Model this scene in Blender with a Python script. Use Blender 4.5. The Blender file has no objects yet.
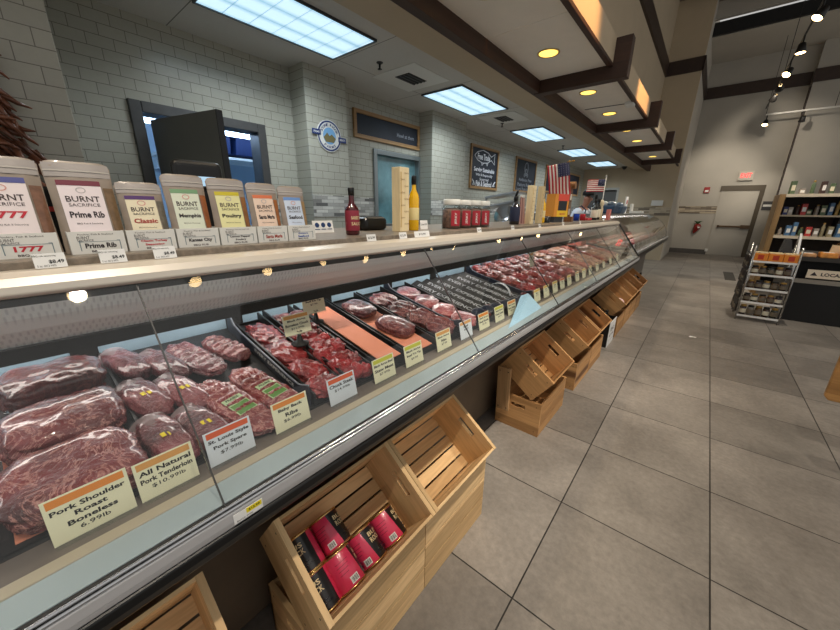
import bpy, math, random
from mathutils import Vector, Matrix, noise as mnoise
rnd = random.Random(7)
C = bpy.context.scene.collection
PI = math.pi
V = Vector

# ------------------------------------------------------------------ helpers
def lin(c):
    return tuple((x/12.92 if x <= .04045 else ((x+.055)/1.055)**2.4) for x in [v/255 for v in c])

class MB:
    def __init__(self): self.v = []; self.f = []
    def add(self, vs, fs, M=None):
        b = len(self.v)
        self.v += [tuple(M @ V(p)) if M else tuple(p) for p in vs]
        self.f += [tuple(i+b for i in q) for q in fs]; return self
    def box(self, x0, x1, y0, y1, z0, z1, M=None):
        vs = [(x, y, z) for z in (z0, z1) for y in (y0, y1) for x in (x0, x1)]
        return self.add(vs, [(0,2,3,1),(4,5,7,6),(0,1,5,4),(2,6,7,3),(0,4,6,2),(1,3,7,5)], M)
    def lathe(self, prof, n=20, M=None, cap=True):
        vs = []; fs = []
        for r, z in prof:
            for i in range(n):
                a = 2*PI*i/n; vs.append((r*math.cos(a), r*math.sin(a), z))
        for j in range(len(prof)-1):
            for i in range(n):
                k = (i+1) % n; fs.append((j*n+i, j*n+k, (j+1)*n+k, (j+1)*n+i))
        if cap:
            fs.append(tuple(range(n-1, -1, -1))); m = (len(prof)-1)*n
            fs.append(tuple(range(m, m+n)))
        return self.add(vs, fs, M)
    def tube(self, pts, r, n=8):
        pts = [V(p) for p in pts]; vs = []; fs = []
        for i, p in enumerate(pts):
            d = (pts[min(i+1, len(pts)-1)]-pts[max(i-1, 0)]).normalized()
            a = d.orthogonal().normalized() if i == 0 else (a - d*a.dot(d)).normalized()
            b = d.cross(a)
            rr = r[i] if isinstance(r, (list, tuple)) else r
            for k in range(n):
                t = 2*PI*k/n; vs.append(p + a*rr*math.cos(t) + b*rr*math.sin(t))
        for j in range(len(pts)-1):
            for k in range(n):
                q = (k+1) % n; fs.append((j*n+k, j*n+q, (j+1)*n+q, (j+1)*n+k))
        fs.append(tuple(range(n-1, -1, -1))); m = (len(pts)-1)*n; fs.append(tuple(range(m, m+n)))
        return self.add(vs, fs)
    def prism(self, poly, y0, y1, M=None):          # polygon in (x, z), extruded along y
        n = len(poly)
        vs = [(x, y0, z) for x, z in poly] + [(x, y1, z) for x, z in poly]
        fs = [tuple(range(n)), tuple(range(2*n-1, n-1, -1))]
        fs += [(i+n, (i+1) % n + n, (i+1) % n, i) for i in range(n)]
        return self.add(vs, fs, M)
    def strip(self, line, y0, y1, t=.004):          # open (x, z) profile given a thickness
        n = len(line); off = []
        for i in range(n):
            a = V((*line[max(i-1, 0)], 0)); b = V((*line[min(i+1, n-1)], 0)); d = (b-a).normalized()
            off.append((line[i][0]-d.y*t, line[i][1]+d.x*t))
        return self.prism(list(line)+off[::-1], y0, y1)
    def grid(self, fn, nu, nv):
        vs = [fn(i/nu, j/nv) for i in range(nu+1) for j in range(nv+1)]
        fs = [(i*(nv+1)+j, (i+1)*(nv+1)+j, (i+1)*(nv+1)+j+1, i*(nv+1)+j+1) for i in range(nu) for j in range(nv)]
        return self.add(vs, fs)
    def build(self, name, m, parent=None, smooth=False, bevel=0, solid=0, seg=2):
        me = bpy.data.meshes.new(name); me.from_pydata(self.v, [], self.f)
        me.materials.append(m); me.validate(); me.update()
        if smooth: me.shade_smooth()
        o = bpy.data.objects.new(name, me); C.objects.link(o)
        if parent: o.parent = parent
        if solid:
            s = o.modifiers.new('Solid', 'SOLIDIFY'); s.thickness = solid; s.offset = 0
        if bevel:
            b = o.modifiers.new('Bevel', 'BEVEL'); b.width = bevel; b.segments = seg; b.limit_method = 'ANGLE'; b.angle_limit = .6
        return o

def tag(o, label=None, cat=None, group=None, kind=None):
    for k, v in (('label', label), ('category', cat), ('group', group), ('kind', kind)):
        if v: o[k] = v
    return o
def thing(name, label, cat, loc=(0,0,0), rz=0, group=None, rot=None):
    o = bpy.data.objects.new(name, None); C.objects.link(o); o.empty_display_size = .05
    o.location = loc; o.rotation_euler = rot if rot else (0,0,rz)
    return tag(o, label, cat, group)
def struct(name, mb, m, label=None, **k): return tag(mb.build(name, m, **k), label, kind='structure')
def dup(root, loc, rz=None, label=None):
    def cp(o, par):
        c = o.copy(); C.objects.link(c)
        if par: c.parent = par
        for ch in [x for x in o.children]: cp(ch, c)
        return c
    r = cp(root, None); r.location = loc
    if rz is not None: r.rotation_euler = (0,0,rz)
    if label: r['label'] = label
    return r

# ---- materials
MC = {}
class NT:
    def __init__(self, m):
        m.use_nodes = True; self.t = m.node_tree; self.n = self.t.nodes; self.l = self.t.links
        self.b = self.n.get('Principled BSDF'); self.out = self.n.get('Material Output')
    def new(self, ty, **k):
        x = self.n.new(ty)
        for a, b in k.items():
            if a in x.inputs.keys() if hasattr(x.inputs, 'keys') else False: x.inputs[a].default_value = b
            else: setattr(x, a, b)
        return x
    def link(self, a, b): self.l.new(a, b)
    def coord(self, scale=(1,1,1), loc=(0,0,0), rot=(0,0,0), src='Object'):
        tc = self.n.new('ShaderNodeTexCoord'); mp = self.n.new('ShaderNodeMapping')
        mp.inputs['Scale'].default_value = scale; mp.inputs['Location'].default_value = loc; mp.inputs['Rotation'].default_value = rot
        self.link(tc.outputs[src], mp.inputs[0]); return mp.outputs[0]
    def noise(self, vec, scale, detail=4, rough=.6, dist=0):
        x = self.n.new('ShaderNodeTexNoise'); x.inputs['Scale'].default_value = scale
        x.inputs['Detail'].default_value = detail; x.inputs['Roughness'].default_value = rough; x.inputs['Distortion'].default_value = dist
        self.link(vec, x.inputs['Vector']); return x.outputs['Fac']
    def ramp(self, fac, stops):
        r = self.n.new('ShaderNodeValToRGB'); e = r.color_ramp.elements
        while len(e) < len(stops): e.new(.5)
        for q, (p, c) in zip(e, stops): q.position = p; q.color = (*c[:3], 1)
        self.link(fac, r.inputs[0]); return r.outputs[0]
    def mix(self, fac, a, b, mode='MIX'):
        x = self.n.new('ShaderNodeMix'); x.data_type = 'RGBA'; x.blend_type = mode
        for s, i in ((fac, 0), (a, 6), (b, 7)):
            if hasattr(s, 'links'): self.link(s, x.inputs[i])
            elif i == 0: x.inputs[0].default_value = s
            else: x.inputs[i].default_value = (*s[:3], 1)
        return x.outputs[2]
    def bump(self, h, strength=.3, dist=.01):
        x = self.n.new('ShaderNodeBump'); x.inputs['Strength'].default_value = strength; x.inputs['Distance'].default_value = dist
        self.link(h, x.inputs['Height']); self.link(x.outputs[0], self.b.inputs['Normal'])
def mat(name, rgb, rough=.5, metal=0, var=0, vscale=8, bump=0, bscale=40, spec=.5, coat=0, emit=None, es=0, trans=0, alpha=1):
    if name in MC: return MC[name]
    m = bpy.data.materials.new(name); MC[name] = m; T = NT(m); b = T.b
    c = lin(rgb); b.inputs['Base Color'].default_value = (*c, 1)
    b.inputs['Roughness'].default_value = rough; b.inputs['Metallic'].default_value = metal
    b.inputs['Specular IOR Level'].default_value = spec; b.inputs['Coat Weight'].default_value = coat
    b.inputs['Coat Roughness'].default_value = .08
    b.inputs['Transmission Weight'].default_value = trans; b.inputs['Alpha'].default_value = alpha
    if var:
        n = T.noise(T.coord(), vscale, 5)
        T.link(T.ramp(n, [(.3, tuple(x*(1-var) for x in c)), (.7, tuple(min(1, x*(1+var)) for x in c))]), b.inputs['Base Color'])
    if bump: T.bump(T.noise(T.coord(), bscale, 4), bump, .004)
    if emit:
        b.inputs['Emission Color'].default_value = (*lin(emit), 1); b.inputs['Emission Strength'].default_value = es
    return m
def wood(name, axis, light, dark, rough=.55, scale=1., knots=True):
    if name in MC: return MC[name]
    m = bpy.data.materials.new(name); MC[name] = m; T = NT(m)
    s = [9*scale]*3; s['xyz'.index(axis)] = .8*scale
    v = T.coord(s); oi = T.n.new('ShaderNodeObjectInfo')
    ad = T.n.new('ShaderNodeVectorMath'); ad.operation = 'MULTIPLY_ADD'
    T.link(oi.outputs['Random'], ad.inputs[0]); ad.inputs[1].default_value = (31, 17, 23); T.link(v, ad.inputs[2]); v = ad.outputs[0]
    n1 = T.noise(v, 2.2, 3, .5, 1.2); n2 = T.noise(v, 11, 4, .6)
    w = T.n.new('ShaderNodeMath'); w.operation = 'SINE'; mu = T.n.new('ShaderNodeMath'); mu.operation = 'MULTIPLY'; mu.inputs[1].default_value = 34
    T.link(n1, mu.inputs[0]); T.link(mu.outputs[0], w.inputs[0])
    rng = T.n.new('ShaderNodeMath'); rng.operation = 'MULTIPLY_ADD'; rng.inputs[1].default_value = .5; rng.inputs[2].default_value = .5
    T.link(w.outputs[0], rng.inputs[0])
    l, d = lin(light), lin(dark); mid = tuple((a*2+b)/3 for a, b in zip(l, d))
    c1 = T.ramp(rng.outputs[0], [(.0, mid), (.75, l)])
    c2 = T.ramp(n2, [(.3, tuple(x*.72 for x in l)), (.6, l)])
    col = T.mix(.5, c1, c2)
    tc = T.n.new('ShaderNodeTexCoord'); mp = T.n.new('ShaderNodeMapping'); mp.inputs['Location'].default_value = (.1405/.0562, 5.5, 0) ; mp.inputs['Scale'].default_value = (1/.0562 if axis != 'x' else 0, 1.1 if axis != 'y' else 0, 1/.07 if axis != 'z' else 0)
    T.link(tc.outputs['Object'], mp.inputs[0]); flo = T.n.new('ShaderNodeVectorMath'); flo.operation = 'FLOOR'; T.link(mp.outputs[0], flo.inputs[0])
    ad2 = T.n.new('ShaderNodeVectorMath'); ad2.operation = 'ADD'; T.link(flo.outputs[0], ad2.inputs[0]); T.link(oi.outputs['Random'], ad2.inputs[1])
    wn = T.n.new('ShaderNodeTexWhiteNoise'); T.link(ad2.outputs[0], wn.inputs['Vector'])
    col = T.mix(1, col, T.ramp(wn.outputs['Value'], [(0, (.70,.66,.60)), (1, (1.12,1.12,1.12))]), 'MULTIPLY')
    if knots:
        vo = T.n.new('ShaderNodeTexVoronoi'); vo.inputs['Scale'].default_value = .42; T.link(v, vo.inputs['Vector'])
        k = T.ramp(vo.outputs['Distance'], [(.06, (1,1,1)), (.13, (0,0,0))])
        col = T.mix(k, col, tuple(x*.55 for x in d))
    T.link(col, T.b.inputs['Base Color']); T.b.inputs['Roughness'].default_value = rough
    T.bump(n2, .12, .003); return m
def brick(name, vecmap, c1, c2, mortar, bw, rh, ms, rough=.3, loc=(0,0), offset=.5, bumpv=.4, var=.1, tint=None, bias=0, spec=.5):
    # vecmap: two of 'xyz' giving the brick's u and v
    if name in MC: return MC[name]
    m = bpy.data.materials.new(name); MC[name] = m; T = NT(m)
    tc = T.n.new('ShaderNodeTexCoord'); sp = T.n.new('ShaderNodeSeparateXYZ'); cb = T.n.new('ShaderNodeCombineXYZ')
    T.link(tc.outputs['Object'], sp.inputs[0])
    for i, a in enumerate(vecmap):
        s = T.n.new('ShaderNodeMath'); s.operation = 'SUBTRACT'; s.inputs[1].default_value = loc[i]
        T.link(sp.outputs['XYZ'.index(a.upper())], s.inputs[0]); T.link(s.outputs[0], cb.inputs[i])
    br = T.n.new('ShaderNodeTexBrick'); br.offset = offset; br.inputs['Scale'].default_value = 1
    br.inputs['Brick Width'].default_value = bw; br.inputs['Row Height'].default_value = rh
    br.inputs['Mortar Size'].default_value = ms; br.inputs['Mortar Smooth'].default_value = .1; br.inputs['Bias'].default_value = bias
    for k, c in (('Color1', c1), ('Color2', c2), ('Mortar', mortar)): br.inputs[k].default_value = (*lin(c), 1)
    T.link(cb.outputs[0], br.inputs['Vector'])
    col = br.outputs['Color']
    if var:
        n = T.noise(tc.outputs['Object'], 2.3, 6, .65, .4); n2 = T.noise(tc.outputs['Object'], 38, 4, .7)
        k1 = T.ramp(n, [(.3, (1-var,)*3), (.7, (1+var*.6,)*3)]); k2 = T.ramp(n2, [(.3, (1-var*.6,)*3), (.7, (1+var*.4,)*3)])
        col = T.mix(1, T.mix(1, col, k1, 'MULTIPLY'), k2, 'MULTIPLY')
    T.link(col, T.b.inputs['Base Color']); T.b.inputs['Roughness'].default_value = rough; T.b.inputs['Specular IOR Level'].default_value = spec
    iv = T.n.new('ShaderNodeMath'); iv.operation = 'SUBTRACT'; iv.inputs[0].default_value = 1; T.link(br.outputs['Fac'], iv.inputs[1])
    if bumpv: T.bump(iv.outputs[0], bumpv, .003)
    return m
def meat(name, red, fat, amount=.5, scale=14, rough=.28, coat=.6, stretch=(1,1,1), dark=.5):
    if name in MC: return MC[name]
    m = bpy.data.materials.new(name); MC[name] = m; T = NT(m)
    v = T.coord(stretch); oi = T.n.new('ShaderNodeObjectInfo')
    ad = T.n.new('ShaderNodeVectorMath'); ad.operation = 'MULTIPLY_ADD'
    T.link(oi.outputs['Random'], ad.inputs[0]); ad.inputs[1].default_value = (11, 7, 5); T.link(v, ad.inputs[2]); v = ad.outputs[0]
    n = T.noise(v, scale, 5, .65, 2.2); n2 = T.noise(v, scale*.5, 3, .5, .6); n3 = T.noise(v, scale*6, 3, .6)
    r, f = lin(red), lin(fat)
    base = T.ramp(n2, [(.3, tuple(x*dark for x in r)), (.62, tuple(min(1, x*1.3) for x in r))])
    ridge = T.n.new('ShaderNodeMath'); ridge.operation = 'SUBTRACT'; ridge.inputs[1].default_value = .5; T.link(n, ridge.inputs[0])
    ab = T.n.new('ShaderNodeMath'); ab.operation = 'ABSOLUTE'; T.link(ridge.outputs[0], ab.inputs[0])
    wmask = T.ramp(ab.outputs[0], [(.0, (min(1,amount*1.3),)*3), (.006+.012*amount, (amount*.8,)*3), (.02+.022*amount, (0,0,0))])
    pat = T.ramp(n2, [(.60, (0,0,0)), (.78, (amount*.7,)*3)])
    mx = T.n.new('ShaderNodeMath'); mx.operation = 'MAXIMUM'; T.link(wmask, mx.inputs[0]); T.link(pat, mx.inputs[1])
    T.link(T.mix(mx.outputs[0], base, f), T.b.inputs['Base Color'])
    T.b.inputs['Roughness'].default_value = rough; T.b.inputs['Coat Weight'].default_value = 1; T.b.inputs['Coat Roughness'].default_value = .07
    T.b.inputs['Subsurface Weight'].default_value = 0
    h = T.n.new('ShaderNodeMath'); h.operation = 'ADD'; T.link(n, h.inputs[0]); T.link(n3, h.inputs[1])
    T.bump(h.outputs[0], .8, .008); return m
def glass(name, tint=(250,252,251), refl=1., ior=1.5, op=0.0):
    if name in MC: return MC[name]
    m = bpy.data.materials.new(name); MC[name] = m; T = NT(m); T.n.remove(T.b)
    tr = T.n.new('ShaderNodeBsdfTransparent'); tr.inputs[0].default_value = (*lin(tint), 1)
    gl = T.n.new('ShaderNodeBsdfGlossy'); gl.inputs['Roughness'].default_value = .015
    lw = T.n.new('ShaderNodeLayerWeight'); lw.inputs['Blend'].default_value = .5
    pw = T.n.new('ShaderNodeMath'); pw.operation = 'POWER'; pw.inputs[1].default_value = 5; T.link(lw.outputs['Facing'], pw.inputs[0])
    mu = T.n.new('ShaderNodeMath'); mu.operation = 'MULTIPLY_ADD'; mu.inputs[1].default_value = .9*refl; mu.inputs[2].default_value = .035*refl+op; T.link(pw.outputs[0], mu.inputs[0])
    mx = T.n.new('ShaderNodeMixShader'); T.link(mu.outputs[0], mx.inputs[0]); T.link(tr.outputs[0], mx.inputs[1]); T.link(gl.outputs[0], mx.inputs[2])
    T.link(mx.outputs[0], T.out.inputs[0]); return m

# ---- lettering
TXC = {}
def txt_mesh(s, bold):
    key = (s, bold)
    if key not in TXC:
        cu = bpy.data.curves.new('lettering', 'FONT'); cu.body = s; cu.size = 1; cu.align_x = 'CENTER'; cu.align_y = 'CENTER'
        cu.resolution_u = 2; cu.offset = bold; cu.space_line = .85
        o = bpy.data.objects.new('lettering', cu); me = o.to_mesh()
        TXC[key] = ([tuple(p.co) for p in me.vertices], [tuple(p.vertices) for p in me.polygons])
        o.to_mesh_clear(); bpy.data.objects.remove(o); bpy.data.curves.remove(cu)
    return TXC[key]
def add_txt(mb, s, w, h, fn, bold=.015, maxw=True):
    """fit string s into w x h; fn maps (u, v) in metres to a point"""
    vs, fs = txt_mesh(s, bold)
    if not vs: return
    xs = [p[0] for p in vs]; ys = [p[1] for p in vs]
    cx, cy = (min(xs)+max(xs))/2, (min(ys)+max(ys))/2
    ky = h/max(max(ys)-min(ys), 1e-4); kx = min(w/(max(xs)-min(xs)), ky*1.55)
    mb.add([fn((x-cx)*kx, (y-cy)*ky) for x, y, _ in vs], fs)
def onX(x, y0, z0, tilt=0):     # face looking along +X, optionally leaning back
    return lambda u, v: (x - v*math.sin(tilt), y0+u, z0 + v*math.cos(tilt))
def onYm(x0, y, z0): return lambda u, v: (x0+u, y, z0+v)

# palette
M_white = mat('white_paint', (225,225,220), .45)
M_alu = mat('brushed_aluminium', (196,198,198), .34, .85, bump=.05, bscale=90)
M_chrome = mat('chrome_metal', (215,216,218), .16, 1)
M_steel = mat('stainless_steel', (150,154,158), .3, 1)
M_black = mat('black_plastic', (14,14,15), .3)
M_blackm = mat('matte_black', (17,17,18), .6, var=.2)
M_dkgrey = mat('dark_grey_metal', (66,66,66), .45, .2)
M_card = mat('cream_card', (238,236,205), .5)
M_cardb = mat('pale_blue_card', (222,230,240), .5)
M_paper = mat('white_paper', (238,238,236), .6)
M_ink = mat('black_ink', (20,20,22), .7)
M_beige = mat('beige_paint', (188,172,146), .75, var=.04, vscale=2)
M_greige = mat('greige_paint', (172,167,157), .8, var=.05, vscale=1.5)
M_lgreige = mat('light_greige_paint', (186,180,168), .8, var=.04, vscale=1.5)
M_dkwood = wood('dark_stained_wood', 'y', (62,38,24), (28,16,10), .6, .6, knots=False)
M_dkwoodx = wood('dark_stained_wood_across', 'x', (62,38,24), (28,16,10), .6, .6, knots=False)
M_trim = mat('dark_brown_trim', (52,36,26), .5, var=.2)
M_glass = glass('case_glass', (252,253,252), 1.0)

# ------------------------------------------------------------------ setting
H_CEIL = 2.82; XW = -3.6; XP = -3.35; YP = 13.2; YF = 16.5
fl = brick('floor_tile', 'xy', (150,143,135), (126,120,113), (44,41,38), .605, .599, .0032, .40, (.304, 1.564), 0, .25, .30)
struct('floor', MB().box(-4.2, 6, -3, YF+.2, -.1, 0), fl)
tile = brick('subway_tile', 'yz', (178,177,164), (172,171,159), (120,119,110), .155, .0765, .0020, .26, (.916, 2.537), .5, .5, .05)
tileb = brick('mosaic_tile', 'yz', (214,213,206), (38,38,42), (150,148,142), .155, .036, .002, .18, (.1, 1.375), .5, .4, .12, bias=-.15)
b = MB()
for y0, y1, z0, z1 in ((-3, .87, 0, H_CEIL), (.87, 1.9, 2.2, H_CEIL), (1.9, 3.39, 0, H_CEIL), (3.39, 4.33, 0, 1.25), (3.39, 4.33, 2.2, H_CEIL), (4.33, YP, 0, H_CEIL)):
    b.box(XW-.15, XW, y0, y1, z0, z1)
struct('wall_back', b, tile)
struct('wall_back_pilaster', MB().box(XW, -2.55, -3, .365, 0, H_CEIL), tile, bevel=.004)
struct('wall_back_pilaster', MB().box(XW, XP, 2.24, 2.76, 0, H_CEIL), tile, bevel=.004)
struct('wall_back_pilaster', MB().box(XW, XP, 4.33, 5.24, 0, H_CEIL), tile, bevel=.004)
n = 1
for x, y0, y1 in ((XP, 2.24, 2.76), (XW, 2.76, 3.385), (XP, 4.33, 5.24), (XW, 5.24, YP), (XW, 1.97, 2.24)):
    struct('trim_%d' % n, MB().box(x, x+.006, y0, y1, 1.37, 1.60), tileb); n += 1
# deli ceiling with tile joints
ceil = brick('ceiling_panel', 'xy', (206,204,198), (202,200,194), (120,118,112), 1.22, 1.24, .004, .8, (-3.05, 1.2), 0, .1, .03)
struct('ceiling', MB().box(XW-.1, -2.1, -3, YP, H_CEIL, H_CEIL+.08), ceil)
# far partition, far wall, bulkhead
wtan = M_beige
part = MB()
part.box(XW-.1, -3.5, YP, YP+.15, 0, 2.9); part.box(-3.5, -2.44, YP, YP+.15, 2.2, 2.9); part.box(-2.44, -.95, YP, YP+.15, 0, 2.9)
part.box(-2.15, -.95, YP, YP+.15, 2.9, 7.2)
struct('wall_partition', part, M_beige)
struct('wall_end', MB().box(-1.05, -.95, YP+.15, YF, 0, 7.2), M_lgreige)
tan = brick('mosaic_tile_brown', 'xz', (196,182,158), (66,54,46), (140,128,112), .3, .045, .002, .25, (0, 1.4), .5, .4, .12, bias=-.1)
struct('trim_6', MB().box(-2.44, -.95, YP-.008, YP, 1.37, 1.62), tan)
far = MB()
far.box(-.95, 1.58, YF, YF+.2, 0, 7.2); struct('wall_far', far, M_greige)
struct('wall_far_right', MB().box(1.58, 6, YF-.25, YF+.2, 0, 7.2), M_greige)
struct('trim_7', MB().box(-.95, .16, YF-.02, YF, 1.45, 1.70), tan)
struct('trim_8', MB().box(1.555, 1.58, YF-.27, YF+.0, 0, 5.1), M_trim)
struct('baseboard_far', MB().box(-.95, .16, YF-.03, YF, 0, .17), mat('grey_base_tile', (84,80,76), .4, var=.1), bevel=.004)
struct('trim_9', MB().box(-.95, 1.55, YF-.05, YF, 5.18, 5.52), M_trim)
struct('trim_10', MB().box(1.55, 6, YF-.30, YF-.25, 5.18, 5.52), M_trim)
struct('trim_11', MB().box(-1.78, -.93, YP-.05, YP, 5.18, 5.52), M_trim)
struct('trim_12', MB().box(-1.78, -1.73, -3, YP-.05, 5.18, 5.52), M_trim)
struct('trim_13', MB().box(-.95, -.91, YP-.05, YF-.05, 5.18, 5.52), M_trim)
struct('wall_bulkhead', MB().box(-2.15, -1.78, -3, YP, 2.74, 7.2), M_beige)
# roof: soffit along the far wall, dark gap, deck with joists
struct('ceiling_soffit', MB().box(-.95, 6, 14.2, YF, 6.23, 6.4), M_lgreige)
struct('ceiling_roof_deck', MB().box(-2.15, 6, 3.0, 14.2, 6.95, 7.05), mat('roof_deck', (122,112,98), .8, var=.08))
struct('ceiling_gap_shade', MB().box(-1.78, 6, 14.1, 14.2, 6.25, 6.56), M_blackm)  # added black face standing in for the shade of the roof gap
struct('ceiling_roof_joist', MB().box(-1.78, 6, 13.85, 14.0, 6.56, 6.95), M_greige)
struct('ceiling_roof_joist', MB().box(-1.78, 6, 11.9, 12.05, 6.7, 6.95), M_greige)
for i, (a, c, r) in enumerate((((-.5, 13.6, 7.0), (-.1, 9, 7.0), .045), ((.0, 14.0, 6.75), (.15, 12.9, 6.95), .04), ((1.0, 14.0, 6.7), (1.25, 9.5, 6.9), .05))):
    tag(MB().tube([a, c], r, 10).build('ceiling_pipe', M_greige, smooth=True), ['beige roof pipe nearest the corner pier', 'short beige roof pipe crossing the dark roof gap', 'beige roof pipe above the track spotlights'][i], 'pipe')

# door_1: steel frame with an open leaf, cold room behind
d1 = tag(bpy.data.objects.new('door_1', None), 'dark steel doorway in tiled wall with its grey door standing open', kind='structure'); C.objects.link(d1)
M_frame = mat('door_frame_steel', (74,74,74), .45, .3, var=.15)
f = MB(); f.box(XW-.16, XW+.03, .84, .92, 0, 2.24); f.box(XW-.16, XW+.03, 1.83, 1.91, 0, 2.24); f.box(XW-.16, XW+.03, .92, 1.83, 2.16, 2.24)
f.build('door_frame', M_frame, d1, bevel=.006)
M_leaf = mat('door_leaf_grey', (112,111,106), .5, .1, var=.06, vscale=3)
ML = Matrix.Translation((-3.62, .99, 0)) @ Matrix.Rotation(math.radians(14), 4, 'Z')
leaf = MB().box(0, .80, -.022, .022, .02, 2.12, ML).build('door_leaf', M_leaf, d1, bevel=.003)
MB().box(.80, .806, -.024, .024, .02, 2.12, ML).build('edge_strip', M_black, leaf)
e = MB(); e.tube([tuple(ML @ V(p)) for p in ((.68,-.02,1.02),(.68,-.06,1.02),(.56,-.06,1.02))], .01, 8); e.build('door_handle', M_chrome, leaf, smooth=True)
# cold room
M_cold = mat('cold_room_panel', (190,210,226), .5)
cr = MB(); cr.box(-5.9, -5.8, .2, 3.2, 0, 2.6); cr.box(-5.8, XW-.15, .1, .2, 0, 2.6); cr.box(-5.8, XW-.15, 3.1, 3.2, 0, 2.6); cr.box(-5.9, XW-.15, .1, 3.2, 2.6, 2.7); cr.box(-5.9, XW-.15, .1, 3.2, -.1, 0)
struct('wall_cold_room', cr, M_cold)
tag(MB().tube([(-4.4,.3,2.28),(-4.4,2.9,2.28)], .05, 8).build('light_tube', mat('tube_glow', (235,245,255), .4, emit=(190,220,255), es=9), smooth=True), 'bright light tube inside the cold room', 'lamp')
for i, (y, w) in enumerate(((1.95, .42), (2.45, .45))):
    t = thing('storage_bin', ['blue bin hanging high in the cold room nearer the door leaf', 'blue bin hanging high in the cold room nearer the right jamb'][i], 'bin', (-5.2, y, 2.12), 0, 'blue bins in the cold room')
    q = MB(); q.prism([(-.2,0),(.2,0),(.25,.2),(-.25,.2)], -w/2, w/2); q.build('bin_body', mat('blue_bin', (38,58,110), .5), t, bevel=.01)
    MB().box(-.27, .27, -w/2-.02, w/2+.02, .2, .225).build('rim', mat('blue_bin_rim', (52,74,128), .5), t)
sh = thing('wire_shelf', 'white shelf in cold room carrying the blue bins', 'shelf', (-5.25, 2.2, 2.05))
MB().box(-.3, .3, -.8, .8, 0, .03).build('shelf_board', M_white, sh)
for y in (-.7, .7): MB().box(-.55, -.3, y-.02, y+.02, -.12, .0).build('bracket', M_white, sh)

# window_1 (service window with teal glass)
w1 = tag(bpy.data.objects.new('window_1', None), 'teal tinted service window in tiled back wall', kind='structure'); C.objects.link(w1)
f = MB(); f.box(XW-.1, XW+.03, 3.37, 3.43, 1.22, 2.22); f.box(XW-.1, XW+.03, 4.29, 4.345, 1.22, 2.22); f.box(XW-.1, XW+.03, 3.43, 4.29, 2.16, 2.22); f.box(XW-.1, XW+.06, 3.37, 4.345, 1.2, 1.26)
f.build('window_frame', mat('window_frame_grey', (150,158,160), .3, .7), w1, bevel=.004)
MB().box(XW-.06, XW-.05, 3.43, 4.29, 1.26, 2.16).build('pane', mat('teal_glass', (104,146,154), .1, var=.35, vscale=3, coat=.6), w1)

# door_2: far exit door
d2 = tag(bpy.data.objects.new('door_2', None), 'greige exit door with brown frame and panic bar', kind='structure'); C.objects.link(d2)
f = MB(); f.box(.12, 1.26, YF-.04, YF, 2.2, 2.38); f.box(1.14, 1.26, YF-.04, YF, 0, 2.2); f.build('door_frame', mat('bronze_frame', (74,64,48), .5), d2, bevel=.004)
leaf = MB().box(.16, 1.14, YF-.025, YF, .01, 2.2).build('door_leaf', M_greige, d2)
f = MB(); f.box(.30, 1.14, YF-.1, YF-.06, .99, 1.05); f.box(.9, 1.14, YF-.11, YF-.025, .96, 1.08); f.box(.28, .34, YF-.1, YF-.025, .98, 1.06)
f.build('panic_bar', mat('bronze_bar', (92,74,56), .4, .5), leaf, bevel=.006)
# door_3: grey doorway behind the butcher
d3 = tag(bpy.data.objects.new('door_3', None), 'grey doorway in end wall behind the butcher', kind='structure'); C.objects.link(d3)
f = MB(); f.box(-3.5, -3.44, YP-.03, YP+.15, 0, 2.22); f.box(-2.50, -2.44, YP-.03, YP+.15, 0, 2.22); f.box(-3.44, -2.5, YP-.03, YP+.15, 2.16, 2.22)
f.build('door_frame', mat('pale_frame', (176,174,166), .5), d3)
MB().box(-3.44, -2.5, YP+.08, YP+.12, 0, 2.16).build('door_leaf', mat('door_grey', (96,96,94), .6), d3)

# pergola canopy over the aisle
pg = tag(bpy.data.objects.new('ceiling_canopy', None), 'dark timber framed canopy with white panels over counter', kind='structure'); C.objects.link(pg)
BZ = 2.675; XL0, XL1, XR0, XR1 = -1.765, -1.68, -1.03, -.985
MB().box(XL0, XL1, -3, YP-.02, BZ, 2.86).build('long_beam', M_dkwood, pg, bevel=.004)
MB().box(XR0, XR1, -3, YP-.02, 2.77, 2.80).build('long_beam', M_dkwood, pg, bevel=.003)
CY = [4.03 + 2.44*k for k in range(-2, 4)]
for k, y in enumerate(CY):
    if y > YP-.3: continue
    q = MB(); q.prism([(XL0+.03, 2.668), (-.85, 2.668), (-.85, 3.0), (-1.0, 3.0), (-1.0, 2.86), (XL0+.03, 2.86)], y, y+.11)
    q.build('cross_beam', M_dkwoodx, pg, bevel=.004)
M_panel = mat('canopy_panel', (232,226,216), .8, var=.02)
for k in range(-2, 4):
    y0 = CY[0] + 2.44*(k+2) - 2.28 if k > -2 else -3
    y0 = 4.03+2.44*(k)-2.33; y1 = y0+2.33
    if y0 > YP: continue
    y1 = min(y1, YP-.02); ym = (y0+y1)/2
    for a, c in ((y0, ym-.004), (ym+.004, y1)):
        if c > a: MB().box(XL1, XR0, a, c, 2.79, 2.80).build('canopy_panel', M_panel, pg)
    MB().box(XR0+.01, XR1-.002, y0, y1, 2.80, 3.01).build('fascia', M_beige, pg)

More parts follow.
